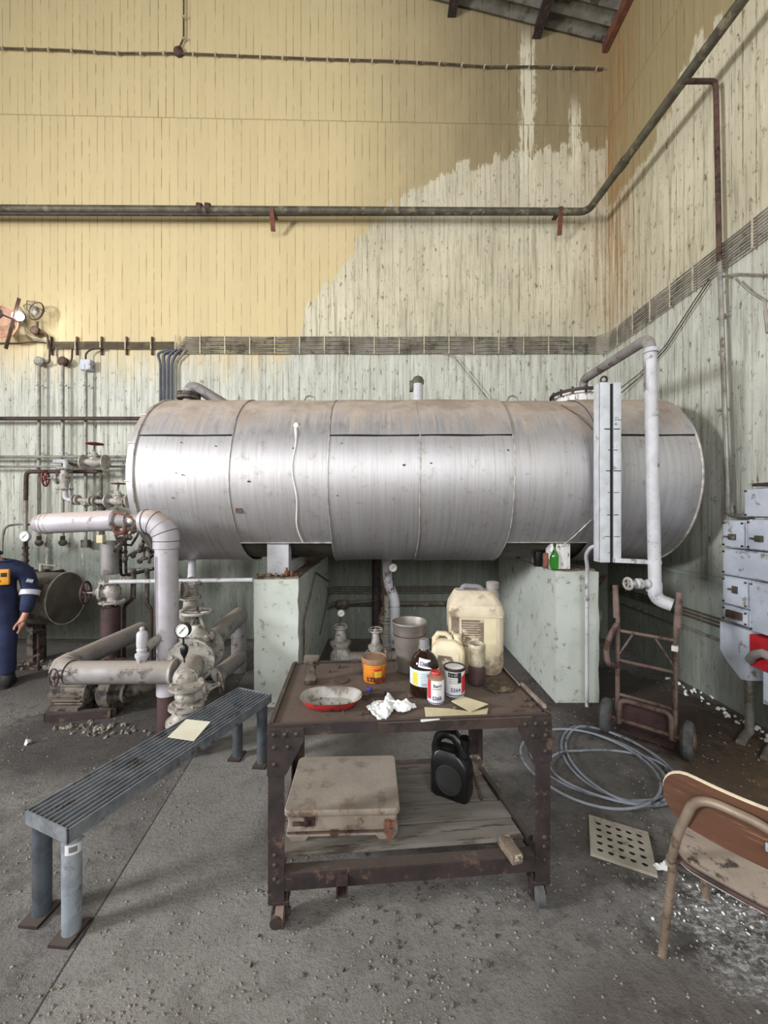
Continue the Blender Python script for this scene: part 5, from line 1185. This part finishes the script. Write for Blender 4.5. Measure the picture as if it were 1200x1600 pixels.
# small white/red can
t, c = top_thing('solvent_can', 'small white can with dark red stripe and red cap, frontmost on the table', 'can', 681, 1095)
b = MB(); b.lathe(c, (0, 0, 1), [(.033, 0), (.0345, .003), (.0345, .096), (.036, .098), (.034, .101), (.024, .108), (.020, .110)], 26); part('body', b, M['label_white'], t)
b = MB(); b.lathe(c, (0, 0, 1), [(.0348, .094), (.0363, .097), (.035, .101), (.024, .109), (.018, .110)], 26); part('shoulder', b, M['rim_brown'], t)
b = MB(); b.lathe(c, (0, 0, 1), [(.021, .108), (.021, .119), (.019, .122)], 20); part('cap', b, M['enamel_red'], t, label='faded red cap')
part('red_panel', wrap(c, .0351, -1.3, -.72, .02, .094), M['red_ink'], t)
part('blue_band', wrap(c, .0351, -1.4, 1.4, .004, .007), M['ink'], t)
lettering('Berri', .018, M['black_ink'], t, on_cyl(c, .0352, -.45, .068), .0004)
part('print_line', wrap(c, .0351, -.55, .55, .060, .0625), M['cap_grey'], t)
lettering('S268', .020, M['ink'], t, on_cyl(c, .0352, -.55, .018), .0005)
# paint can
t, c = top_thing('paint_can', 'white paint can with black and red print, brown dried top, on the table', 'can', 710, 1083)
b = MB(); b.lathe(c, (0, 0, 1), [(.042, 0), (.0435, .003), (.0435, .112)], 28); part('body', b, M['label_white'], t)
b = MB(); b.lathe(c, (0, 0, 1), [(.0437, .104), (.0455, .112), (.0455, .116), (.041, .117), (.040, .111)], 28, caps=False); part('rim', b, M['dark_iron'], t)
b = MB(); b.lathe(c, (0, 0, 1), [(.0405, .108), (.001, .1085)], 24, caps=False); part('dried_paint', b, M['rim_brown'], t)
part('black_panel', wrap(c, .0440, -.80, .25, .082, .101), M['black_ink'], t)
lettering('S-OBY', .017, M['label_white'], t, on_cyl(c, .0446, -.74, .086), .0008)
for i in range(3): part('print_line', wrap(c, .0440, -.7, .1 + .1 * i, .074 - .008 * i, .076 - .008 * i), M['cap_grey'], t)
part('red_patch', wrap(c, .0440, .55, 1.2, .015, .085, skew=.01), M['red_ink'], t)
part('black_drip', wrap(c, .0442, .15, .5, .06, .103), M['black_ink'], t)
part('blue_band', wrap(c, .0440, -1.5, 1.5, .006, .010), M['ink'], t)
lettering('S264', .021, M['ink'], t, on_cyl(c, .0442, -.52, .024), .0005)
# tall foil can
t, c = top_thing('foil_wrapped_can', 'tall open can, crinkled foil above and dark ribbed base, on the table', 'can', 745, 1068)
b = MB(); prof = [(.033, 0)] + [(.0365 + .0025 * (i % 2), .006 + i * .0085) for i in range(9)] + [(.035, .084)]; b.lathe(c, (0, 0, 1), prof, 24); part('ribbed_base', b, M['maroon'], t)
b = MB(); b.lathe(c, (0, 0, 1), [(.034, .082), (.037, .09), (.038, .17), (.036, .18), (.033, .18), (.033, .10)], 28, caps=False)
bmesh.ops.subdivide_edges(b.bm, edges=b.bm.edges[:], cuts=2, use_grid_fill=True); b.jit(.0022, 55); part('foil_sleeve', b, M['foil'], t, ang=20)
b = MB(); b.lathe(c, (0, 0, 1), [(.033, .15), (.001, .15)], 20, caps=False); part('dark_inside', b, M['black'], t)
# oval dish
p = GT(517, 1104); t = thing('oval_dish', 'red enamelled oval dish with grey inside, front left of the table', 'dish', p)
def oval(b, secs, n=44):
    rings = []
    for z, a, bb in secs: rings.append([b.bm.verts.new((p.x + a * math.copysign(abs(math.cos(2 * PI * i / n)) ** .8, math.cos(2 * PI * i / n)), p.y + .01 + bb * math.copysign(abs(math.sin(2 * PI * i / n)) ** .8, math.sin(2 * PI * i / n)), p.z + z)) for i in range(n)])
    for q, r_ in zip(rings, rings[1:]): b.bridge(q, r_)
    return rings
b = MB(); r_ = oval(b, [(.0, .085, .048), (.004, .095, .056), (.025, .112, .072), (.038, .118, .078)]); b.face(r_[0][::-1]); part('outside', b, M['enamel_red'], t)
b = MB(); r_ = oval(b, [(.038, .118, .078), (.041, .122, .082), (.040, .119, .079), (.036, .114, .074), (.024, .105, .066), (.008, .086, .050)]); b.face(r_[-1]); part('inside', b, M['enamel_grey'], t, label='grey enamel inside')
b = MB()
for _ in range(14): rock(b, p + V((random.uniform(-.07, .08), random.uniform(-.03, .05), .012)), random.uniform(.003, .008))
solo('dish_grit', b, M['gunmetal'], 'brown flakes and grit lying in the oval dish', 'grit', kind='stuff')
# tissue
def crumple(name, outline, z, h, m, label, cat, seed, sub=9, grp=None):
    b = MB(); n = len(outline); c = sum((V(q) for q in outline), V((0, 0, 0))) / n
    def fn(s, t_):
        k = s * n; i = int(k) % n; f = k - int(k); e = V(outline[i]).lerp(V(outline[(i + 1) % n]), f); q = c.lerp(e, t_)
        hh = abs(mnoise.noise(q * 19 + V((seed, 0, 0)))) * h * 1.3 * (1 - t_ ** 4) + abs(mnoise.noise(q * 60 + V((0, seed, 0)))) * h * .8 + .0015
        return V((q.x, q.y, z + hh + h * .25 * (1 - t_)))
    b.sheet(fn, n * sub, 22, .0008)
    bmesh.ops.remove_doubles(b.bm, verts=b.bm.verts[:], dist=.0002)
    return solo(name, b, m, label, cat, group=grp, ang=60)
crumple('crumpled_tissue', [GT(572, 1106), GT(590, 1128), GT(603, 1127), GT(615, 1112), GT(633, 1115), GT(651, 1106), GT(648, 1102), GT(620, 1101), GT(608, 1083), GT(600, 1095), GT(585, 1098)], TH + .001, .026, M['tissue'], 'crumpled white tissue on the front edge of the table', 'tissue', 3)
b = MB(); z = TH + .003
b.poly([GT(663, 1106), GT(665, 1122), GT(760, 1121), GT(763, 1107), GT(735, 1113), GT(700, 1108)], .002, (0, 0, 1)); b.xf(Matrix.Translation((0, 0, .001)))
b.poly([GT(705, 1098) + V((0, 0, .005)), GT(735, 1115) + V((0, 0, .006)), GT(763, 1107) + V((0, 0, .016)), GT(722, 1090) + V((0, 0, .005))], .002, (0, 0, 1))
solo('folded_paper_strip', b, M['yellow_paper'], 'folded cream paper strip at the table front under the cans', 'paper')
b = MB(); b.beam(GT(658, 1128) + V((0, 0, .004)), GT(686, 1124) + V((0, 0, .004)), .012, .004); solo('white_stick', b, M['tissue'], 'short white flat stick on the table\'s front edge', 'stick')
b = MB(); b.lathe(GT(577, 1079), (0, 0, 1), [(.012, 0), (.012, .010), (.011, .012)], 18); solo('bottle_cap', b, M['cap_blue'], 'small blue bottle cap in front of the orange bucket', 'cap')
b = MB(); b.lathe(GT(533, 1063), (0, 0, 1), [(.035, 0), (.035, .002)], 24); solo('disc_stain_lid', b, M['dark_iron'], 'flat dark disc lying on the table left of the orange bucket', 'disc')
b = MB(); b.beam(GT(570, 1088) + V((0, 0, .008)), GT(600, 1087) + V((0, 0, .008)), .012, .014); b.box(GT(572, 1092) + V((0, 0, .01)), (.025, .02, .02)); b.box(GT(603, 1084) + V((0, 0, .01)), (.035, .02, .02)); solo('steel_clamp', b, M['dark_iron'], 'dark steel clamp lying behind the crumpled tissue', 'clamp')
b = MB(); b.torus(GT(710, 1107) + V((0, 0, .003)), (0, 0, 1), .006, .002, 12, 5); solo('washer', b, M['brass'], 'small brass ring beside the folded paper strip', 'ring')
crumple('rag', [GT(755, 1075), GT(772, 1083), GT(800, 1082), GT(806, 1074), GT(790, 1063), GT(770, 1062)], TH + .001, .012, M['cable_dark'], 'dark flat rag right of the foil-wrapped can', 'rag', 9)
b = MB(); b.beam(GT(785, 1045) + V((0, 0, .012)), GT(812, 1075) + V((0, 0, .012)), .006, .006); b.beam(GT(815, 1073) + V((0, 0, .012)), GT(852, 1110) + V((0, 0, .014)), .010, .012); solo('edge_strip', b, M['scale_box'], 'bent steel strip along the right edge of the table', 'strip')
for i, (px, py) in enumerate(((822, 1095), (829, 1104), (806, 1111), (835, 1092), (815, 1105), (842, 1113), (515, 1050), (530, 1043), (480, 1085), (566, 1116), (640, 1090))):
    b = MB(); rock(b, GT(px, py) + V((0, 0, .006)), random.uniform(.007, .013)); solo('rust_flake', b, M['rust'], 'loose brown flake of rust on the table top', 'debris', 'rust flakes on the table')
b = MB()
for _ in range(260):
    q = TL(random.uniform(-.5, .5), random.uniform(-.28, .28), TH + .002); rock(b, q, random.uniform(.0015, .004))
solo('table_grit', b, M['gunmetal'], 'fine brown grit scattered over the table top', 'grit', kind='stuff')

# ------------------------------------------------------------ hand truck
t = thing('hand_truck', 'brown tubular two-wheeled hand truck standing before the right wall', 'hand truck', (1.69, 2.57, 0), math.radians(-43))
def RB(name, pts, r, m='truck', f=.04, **k):
    b = MB(); b.tube(fillet(pts, f), r, 10); return part(name, b, M[m], t, local=True, **k)
for s in (-1, 1):
    RB('side_rail', [(s * .175, .03, 1.0), (s * .16, .02, .80), (s * .158, .015, .70), (s * .158, .0, .08)], .014)
    RB('handle_tube', [(s * .177, .03, 1.0), (s * .17, .025, .78)], .018)
RB('side_loop', [(-.16, -.0, .74), (-.185, -.06, .68), (-.21, -.07, .58), (-.20, -.06, .48), (-.165, 0, .46)], .018)
for z in (.70, .50, .27): RB('cross_bar', [(-.158, .01, z), (.158, .01, z)], .011)
RB('brace', [(-.07, .01, .69), (-.155, .01, .53)], .007); RB('brace', [(.055, .01, .69), (.155, .01, .53)], .007)
RB('lower_bow', [(-.145, -.02, .09), (-.14, -.02, .25), (.14, -.02, .25), (.145, -.02, .09)], .016, f=.05)
RB('axle', [(-.20, -.01, .11), (.20, -.01, .11)], .013)
b = MB(); b.box((0, .015, .165), (.28, .008, .17)); part('back_plate', b, M['maroon'], t, local=True, label='dark maroon plate')
b = MB(); b.box((0, .11, .018), (.30, .18, .008)); part('toe_plate', b, M['maroon'], t, local=True)
b = MB(); b.box((.158, -.004, .655), (.032, .034, .03)); part('tape', b, M['drip'], t, local=True, label='white tape')
for s in (-1, 1):
    b = MB(); b.lathe((s * .19, -.01, .112), (s, 0, 0), [(.05, 0), (.08, .0), (.10, .006), (.112, .02), (.112, .045), (.10, .058), (.08, .064), (.05, .06)], 32); w = part('wheel', b, M['rubber'], t, local=True)
    b = MB(); b.lathe((s * .185, -.01, .112), (s, 0, 0), [(.05, 0), (.05, .072), (.02, .08)], 18); part('hub', b, M['truck'], w, local=True)

# ------------------------------------------------------------ hose coil
b = MB(); pts = []
loops = [(1.22, 2.34, .38, .30), (1.40, 2.40, .27, .36), (1.27, 2.22, .36, .24), (1.42, 2.38, .24, .36), (1.18, 2.32, .36, .36)]
N = 40
for k_ in range(len(loops) * N - 4):
    i = k_ / N; j = int(i); f = i - j; A = loops[j]; B = loops[min(j + 1, len(loops) - 1)]
    cx_, cy_, rx, ry = [A[q] + (B[q] - A[q]) * f for q in range(4)]; a = 2 * PI * f + 1.9
    pts.append(V((cx_ + rx * math.cos(a), cy_ + ry * math.sin(a), .011 + .006 * j + .004 * math.sin(3 * a + j))))
b.tube(pts, .0068, 8); solo('coiled_hose', b, M['hose'], 'grey hose lying in loose coils on the floor right of the table', 'hose')

# ------------------------------------------------------------ drain tile with 25 holes
A0 = G(920, 1270, .02); ex = (G(1012, 1297, .02) - A0); ey = (G(923, 1329, .02) - A0); side = .245
a_ = math.atan2(ex.y, ex.x)
t = MB(); S = side; cell = S / 5.9; mgn = (S - 5 * cell) / 2
b = t
def hole_cell(b, x0, y0, w, r, z1, z0, n=16):
    cx_, cy_ = x0 + w / 2, y0 + w / 2; rows = []
    for z in (z1, z0):
        sq = []; ci = []
        for i in range(n):
            a = 2 * PI * i / n + PI / n * 0; dx, dy = math.cos(a), math.sin(a); m_ = max(abs(dx), abs(dy))
            sq.append(b.bm.verts.new((cx_ + dx / m_ * w / 2, cy_ + dy / m_ * w / 2, z))); ci.append(b.bm.verts.new((cx_ + dx * r, cy_ + dy * r, z)))
        b.bridge(sq, ci); rows.append((sq, ci))
    b.bridge(rows[0][1], rows[1][1])
for i in range(5):
    for j in range(5): hole_cell(b, mgn + i * cell, mgn + j * cell, cell, cell * .31, .012, 0)
for (x0, y0, x1, y1) in ((0, 0, S, mgn), (0, S - mgn, S, S), (0, mgn, mgn, S - mgn), (S - mgn, mgn, S, S - mgn)): b.box(((x0 + x1) / 2, (y0 + y1) / 2, .006), (x1 - x0, y1 - y0, .012))
b.xf(Matrix.Translation((A0.x, A0.y, 0)) @ Matrix.Rotation(a_, 4, 'Z') @ Matrix.Translation((0, -S, 0)))
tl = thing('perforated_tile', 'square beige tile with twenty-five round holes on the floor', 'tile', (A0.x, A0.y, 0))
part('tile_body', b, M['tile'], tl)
b = MB(); b.box((S / 2, -S / 2, .003), (S - .01, S - .01, .005)); b.xf(Matrix.Translation((A0.x, A0.y, 0)) @ Matrix.Rotation(a_, 4, 'Z')); part('dark_backing', b, M['black'], tl, label='dark backing sheet, painted shade seen through the holes')  # dark sheet under the tile stands in for shade inside the holes

# ------------------------------------------------------------ chair
ca = V((.68, -.73, 0)).normalized(); CO = V((.80, 1.15, 0))
t = thing('plywood_chair', 'old chair with brown plywood backrest and bent tube frame, seen from behind', 'chair', CO, math.atan2(ca.y, ca.x))
def plate(outline, fn, th, nu=24, nv=8): pass
def rounded(u, v, w, h, r):
    # map unit square to rounded rectangle by squeezing near the ends
    x = u * w; e = min(x, w - x)
    if e < r: k = math.sqrt(max(0, r * r - (r - e) ** 2)) / r
    else: k = 1
    return x, (v - .5) * h * (k * (h / 2) / (h / 2) if True else 1) + h / 2
Wb, Hb = .40, .155
b = MB()
def bk(u, v):
    uu = .5 - .5 * math.cos(PI * u)
    x = uu * Wb; e = min(x, Wb - x); r = .07; k = (math.sqrt(max(0, r * r - (r - e) ** 2)) / r if e < r else 1) * .96 + .04
    z = Hb / 2 + (v - .5) * Hb * k
    if v < .5: z -= 0
    return V((x, .035 * math.sin(PI * uu) * -1 + .055 - (z - .08) * .12, .60 + z))
b.sheet(bk, 28, 8, .010); bk_o = part('backrest', b, M['plywood'], t, local=True, ang=60)
b = MB(); b.tube([bk(u / 24, 1.0) + V((0, -.001, .0)) for u in range(25)], .0055, 6); part('pale_edge', b, M['ply_edge'], bk_o, local=True, label='pale worn plywood edge')
b = MB(); b.box((.235, .004, .665), (.03, .006, .022), Matrix.Rotation(0, 3, 'Z'), bev=.002); part('plate', b, M['galv'], bk_o, local=True)
def st_(u, v):
    uu = .5 - .5 * math.cos(PI * u); x = uu * .40; e = min(x, .40 - x); r = .06
    k = (math.sqrt(max(0, r * r - (r - e) ** 2)) / r if e < r else 1) * .8 + .2
    y = .19 + (v - .5) * .40 * (1 - (1 - k) * .45)
    return V((x, y + .13, .425 + .012 * ((uu - .5) * 2) ** 2 + .01 * (v - .5)))
b = MB(); b.sheet(st_, 24, 14, .012); so = part('seat', b, M['seat'], t, local=True, ang=60)
b = MB(); b.tube([st_(u / 24, 0) for u in range(25)], .007, 6); part('seat_edge', b, M['maroon'], so, local=True)
def CB(name, pts, r=.0135, f=.06):
    b = MB(); b.tube(fillet(pts, f, 8), r, 12); return part(name, b, M['chair_tube'], t, local=True)
CB('back_loop', [(.0, .13, .41), (.035, .045, .57), (.085, .0, .725), (.245, -.015, .725), (.33, .045, .57), (.38, .13, .41)], .012, .06)
for s, x in ((-1, 0), (1, .38)):
    CB('side_rail', [(x, .12, .41), (x, .52, .405)])
    CB('leg', [(x, .13, .42), (x + s * -.0, .16, .38), (x + s * .045, .235, 0)], .0125, .03)
    CB('leg', [(x, .50, .41), (x, .53, .38), (x + s * -.02, .60, 0)], .0125, .03)
CB('cross_rail', [(0, .50, .40), (.38, .50, .40)], .010)

# ------------------------------------------------------------ person at the left edge
pc = V((-3.36, 3.42, 0))
t = thing('person', 'person in navy coverall with reflective arm band, standing at the left edge', 'person', pc)
def skin(name, verts, edges, radii, m, root=0, sub=2, parent=t):
    me = bpy.data.meshes.new(name); me.from_pydata([V(v) * U for v in verts], edges, [])
    o = bpy.data.objects.new(name, me); COL.objects.link(o)
    md = o.modifiers.new('s', 'SKIN'); sv = me.skin_vertices[0].data
    for i, r in enumerate(radii): sv[i].radius = (r[0] * U, r[1] * U) if isinstance(r, tuple) else (r * U, r * U)
    sv[root].use_root = True; md.use_smooth_shade = True
    m2 = o.modifiers.new('b', 'SUBSURF'); m2.levels = sub
    dg = bpy.context.evaluated_depsgraph_get(); m3 = bpy.data.meshes.new_from_object(o.evaluated_get(dg)); m3.materials.clear(); m3.materials.append(m)
    m3.polygons.foreach_set('use_smooth', [True] * len(m3.polygons)); m3.polygons.foreach_set('material_index', [0] * len(m3.polygons))
    bpy.data.objects.remove(o)
    o = bpy.data.objects.new(name, m3); COL.objects.link(o); o.parent = parent; ROOT[o.name] = ROOT[parent.name]
    return o
# body: head, neck, hands (one continuous skinned figure, mostly under the clothes)
bv = [(0, 0, .64), (0, 0, .80), (0, -.01, .98), (0, -.02, 1.12), (-.04, -.02, 1.17), (-.09, -.02, 1.22), (-.14, -.02, 1.28),
      (.16, 0, 1.04), (.245, .01, .84), (.235, -.06, .63), (.225, -.09, .57), (.215, -.10, .53),
      (-.16, 0, 1.06), (-.235, .01, .84), (-.225, -.06, .63), (-.215, -.09, .57), (-.21, -.10, .53),
      (.08, 0, .58), (.085, -.05, .32), (.09, 0, .06), (.09, -.08, .03), (-.08, 0, .58), (-.085, -.05, .32), (-.09, 0, .06), (-.09, -.08, .03)]
be = [(0, 1), (1, 2), (2, 3), (3, 4), (4, 5), (5, 6), (2, 7), (7, 8), (8, 9), (9, 10), (10, 11), (2, 12), (12, 13), (13, 14), (14, 15), (15, 16), (0, 17), (17, 18), (18, 19), (19, 20), (0, 21), (21, 22), (22, 23), (23, 24)]
br = [.09, .085, .10, .045, .045, .075, .06, .04, .034, .026, (.03, .018), (.034, .018), .04, .034, .026, (.03, .018), (.034, .018), .06, .045, .03, .02, .06, .045, .03, .02]
# fingers and thumbs
for s, w in ((1, 11), (-1, 16)):
    for k_ in range(4):
        y = -.125 + .017 * k_; ln = (.8, 1, .95, .75)[k_]; i0 = len(bv); x = s * .213
        bv += [(x, y, .505), (x - s * .006, y - .004, .505 - .028 * ln), (x - s * .018, y - .004, .505 - .050 * ln)]; be += [(w, i0), (i0, i0 + 1), (i0 + 1, i0 + 2)]; br += [.0075, .0068, .0058]
    i0 = len(bv); hx_ = s * .205
    bv += [(hx_ - s * .01, -.128, .545), (hx_ - s * .02, -.148, .522), (hx_ - s * .022, -.152, .500)]; be += [(w - 1, i0), (i0, i0 + 1), (i0 + 1, i0 + 2)]; br += [.010, .0085, .007]
body = skin('body', bv, be, br, M['skin'])
cv = [(0, 0, .64), (0, 0, .78), (0, -.005, .92), (0, -.01, 1.03), (0, -.02, 1.09),
      (.175, -.005, 1.02), (.225, .005, .93), (.245, .005, .82), (.24, -.05, .68), (.232, -.075, .615),
      (-.165, -.005, 1.05), (-.215, .01, .93), (-.25, .01, .82), (-.24, -.05, .68), (-.232, -.075, .615),
      (.085, 0, .56), (.092, -.045, .32), (.095, 0, .07), (-.085, 0, .56), (-.092, -.045, .32), (-.095, 0, .07)]
ce = [(0, 1), (1, 2), (2, 3), (3, 4), (3, 5), (5, 6), (6, 7), (7, 8), (8, 9), (3, 10), (10, 11), (11, 12), (12, 13), (13, 14), (0, 15), (15, 16), (16, 17), (0, 18), (18, 19), (19, 20)]
cr = [(.165, .12), (.165, .12), (.185, .13), (.16, .11), (.075, .07), .085, .072, .066, .055, .046, .080, .072, .066, .055, .046, .095, .075, .06, .095, .075, .06]
cov = skin('coverall', cv, ce, cr, M['navy'])
for o in (body, cov): o.location = (0, 0, 0)
hd = pc + V((-.14, .03, -.07)); 
b = MB(); b.sph(hd + V((0, -.055, 1.345)), .105, (.80, .95, 1.12), 20); hd_o = part('head', b, M['skin'], t)
b = MB(); b.tube([hd + V((0, -.150, 1.36)), hd + V((0, -.172, 1.325)), hd + V((0, -.155, 1.312))], [.008, .013, .008], 8); part('nose', b, M['skin'], hd_o)
b = MB(); b.tube([hd + V((-.025, -.147, 1.285)), hd + V((0, -.155, 1.283)), hd + V((.025, -.147, 1.285))], .005, 6); part('mouth', b, M['red'], hd_o)
for s in (-1, 1):
    b = MB(); b.sph(hd + V((s * .033, -.138, 1.355)), .011, (1.2, .6, .7)); part('eye', b, M['black_ink'], hd_o)
    b = MB(); b.sph(hd + V((s * .086, -.05, 1.34)), .025, (.4, .8, 1.2)); part('ear', b, M['skin'], hd_o)
b = MB(); b.sph(hd + V((0, -.035, 1.37)), .112, (.82, .92, 1.08), 20)
bmesh.ops.bisect_plane(b.bm, geom=b.bm.verts[:] + b.bm.edges[:] + b.bm.faces[:], plane_co=hd + V((0, -.09, 1.36)), plane_no=V((0, -1, -.9)), clear_outer=True); part('hair', b, M['hair'], t)
def sleeve_band(p0, p1, r, nm, m, **k):
    b = MB(); b.tube([pc + V(p0), pc + V(p1)], r, 20); return part(nm, b, M[m], t, **k)
sleeve_band((.246, -.003, .805), (.243, -.018, .765), [.0735, .0705], 'arm_band', 'reflective', label='silver reflective band')
sleeve_band((-.2475, .005, .800), (-.2435, -.012, .760), [.0715, .0685], 'arm_band', 'reflective')
b = MB(); b.box(pc + V((.262, -.068, .90)), (.045, .010, .030), Matrix.Rotation(.35, 3, 'Z') @ Matrix.Rotation(.35, 3, 'Y'), bev=.001); fl = part('flag_patch', b, M['label_white'], t)
for q in (-1, 1): b = MB(); b.box(pc + V((.264 , -.0738, .90 + q * .010)), (.042, .001, .004), Matrix.Rotation(.35, 3, 'Z') @ Matrix.Rotation(.35, 3, 'Y')); part('blue_stripe', b, M['ink'], fl)
b = MB(); b.box(pc + V((.0, -.085, 1.08)), (.09, .03, .13), bev=.012); part('undershirt', b, M['tissue'], t)
b = MB(); b.torus(pc + V((0, -.03, 1.15)), (0, .2, 1), .05, .018, 18, 8); part('collar', b, M['navy'], t)
for s in (-1, 1):
    b = MB(); b.loft([(0, 0, -.03, .045, .10, .035), (.03, 0, -.03, .045, .10, .035), (.06, 0, .0, .038, .06, .03), (.10, 0, .01, .036, .045, .03)]); b.xf(Matrix.Translation(pc + V((s * .093, 0, 0)))); part('boot', b, M['boot'], t)
t.rotation_euler = (0, 0, .42)
dl = pc + Matrix.Rotation(.42, 3, 'Z') @ V((.115, -.155, .89))
dv = thing('gas_detector', 'orange handheld gas detector clipped on the navy coverall chest', 'detector', dl, .42)
b = MB(); b.box((0, 0, .065), (.085, .035, .13), bev=.008); part('case', b, M['device'], dv, local=True)
b = MB(); b.box((.01, -.019, .085), (.04, .004, .035), bev=.002); part('screen', b, M['black_ink'], dv, local=True)
b = MB(); b.cyl((-.02, -.016, .035), (-.02, -.021, .035), .010, n=10); part('button', b, M['dark_iron'], dv, local=True)

# ------------------------------------------------------------ debris on the floor
def occupied(x, y): return (x > RX - .05 or y > WY - .05)
b = MB()
for _ in range(5000):
    y = 1.0 + 3.6 * random.random() ** 1.7; x = random.uniform(-1.05, 1.05) * y
    if occupied(x, y): continue
    k = mnoise.noise(V((x * 2.2, y * 2.2, 1)))
    if k < -.05 and random.random() < .7: continue
    r = random.uniform(.0015, .006) * (1 + .12 * y); q = bmesh.ops.create_icosphere(b.bm, subdivisions=1, radius=r) if False else None
    c = V((x, y, r * .3)); vs = [b.bm.verts.new(c + V((r * math.cos(a + _), r * math.sin(a + _), random.uniform(-.2, .3) * r))) for a in (0, 1.6, 3.1, 4.7)]
    tp = b.bm.verts.new(c + V((0, 0, r * random.uniform(.5, 1.0))))
    for i in range(4): b.face([vs[i], vs[(i + 1) % 4], tp])
solo('floor_grit', b, M['rubble'], 'fine grit and crumbled plaster scattered on the floor', 'grit', kind='stuff', ang=10)
def pile(label, n, fn, r0, r1, m, nm='rubble'):
    b = MB()
    for _ in range(n): r = random.uniform(r0, r1); p = fn(); rock(b, (p.x, p.y, r * .35), r)
    return solo(nm, b, M[m], label, 'rubble', kind='stuff', ang=15)
pile('pale crumbled rubble along the foot of the pump frame', 90, lambda: G(random.gauss(150, 32), 1139 + random.gauss(0, 5)), .006, .020, 'rubble')
pile('pale flakes on the floor around the plywood chair', 90, lambda: G(random.gauss(1120, 45), random.gauss(1410, 32)), .002, .007, 'tissue')
pile('rubble in the gloom behind the low pipes', 80, lambda: G(random.uniform(20, 150), random.uniform(1035, 1050)), .01, .03, 'rubble')
pile('crumbs along the foot of the right wall', 50, lambda: V((2.55 + random.gauss(0, .04), random.uniform(2.3, 3.6), 0)), .008, .022, 'tissue')
pile('dark crumbs lying under the trolley table', 120, lambda: V((random.gauss(.1, .3), random.gauss(1.45, .14), 0)), .004, .010, 'valve_dark')
b = MB(); c = G(43, 1163); rock(b, c + V((0, 0, .012)), .028); solo('plaster_lump', b, M['tissue'], 'single white plaster lump on the floor at left', 'rubble')
b = MB(); c = G(409, 1141); b.box(c + V((0, 0, .025)), (.035, .04, .05), bev=.004); solo('white_block', b, M['paper'], 'small whitish block on the floor behind the bench\'s far end', 'block')
crumple('torn_paper', [G(1020, 1354, .0), G(1022, 1362, .0), G(1052, 1364, .0), G(1054, 1356, .0), G(1035, 1352, .0)], .004, .02, M['tissue'], 'torn white paper scrap beside the perforated tile', 'paper', 5)
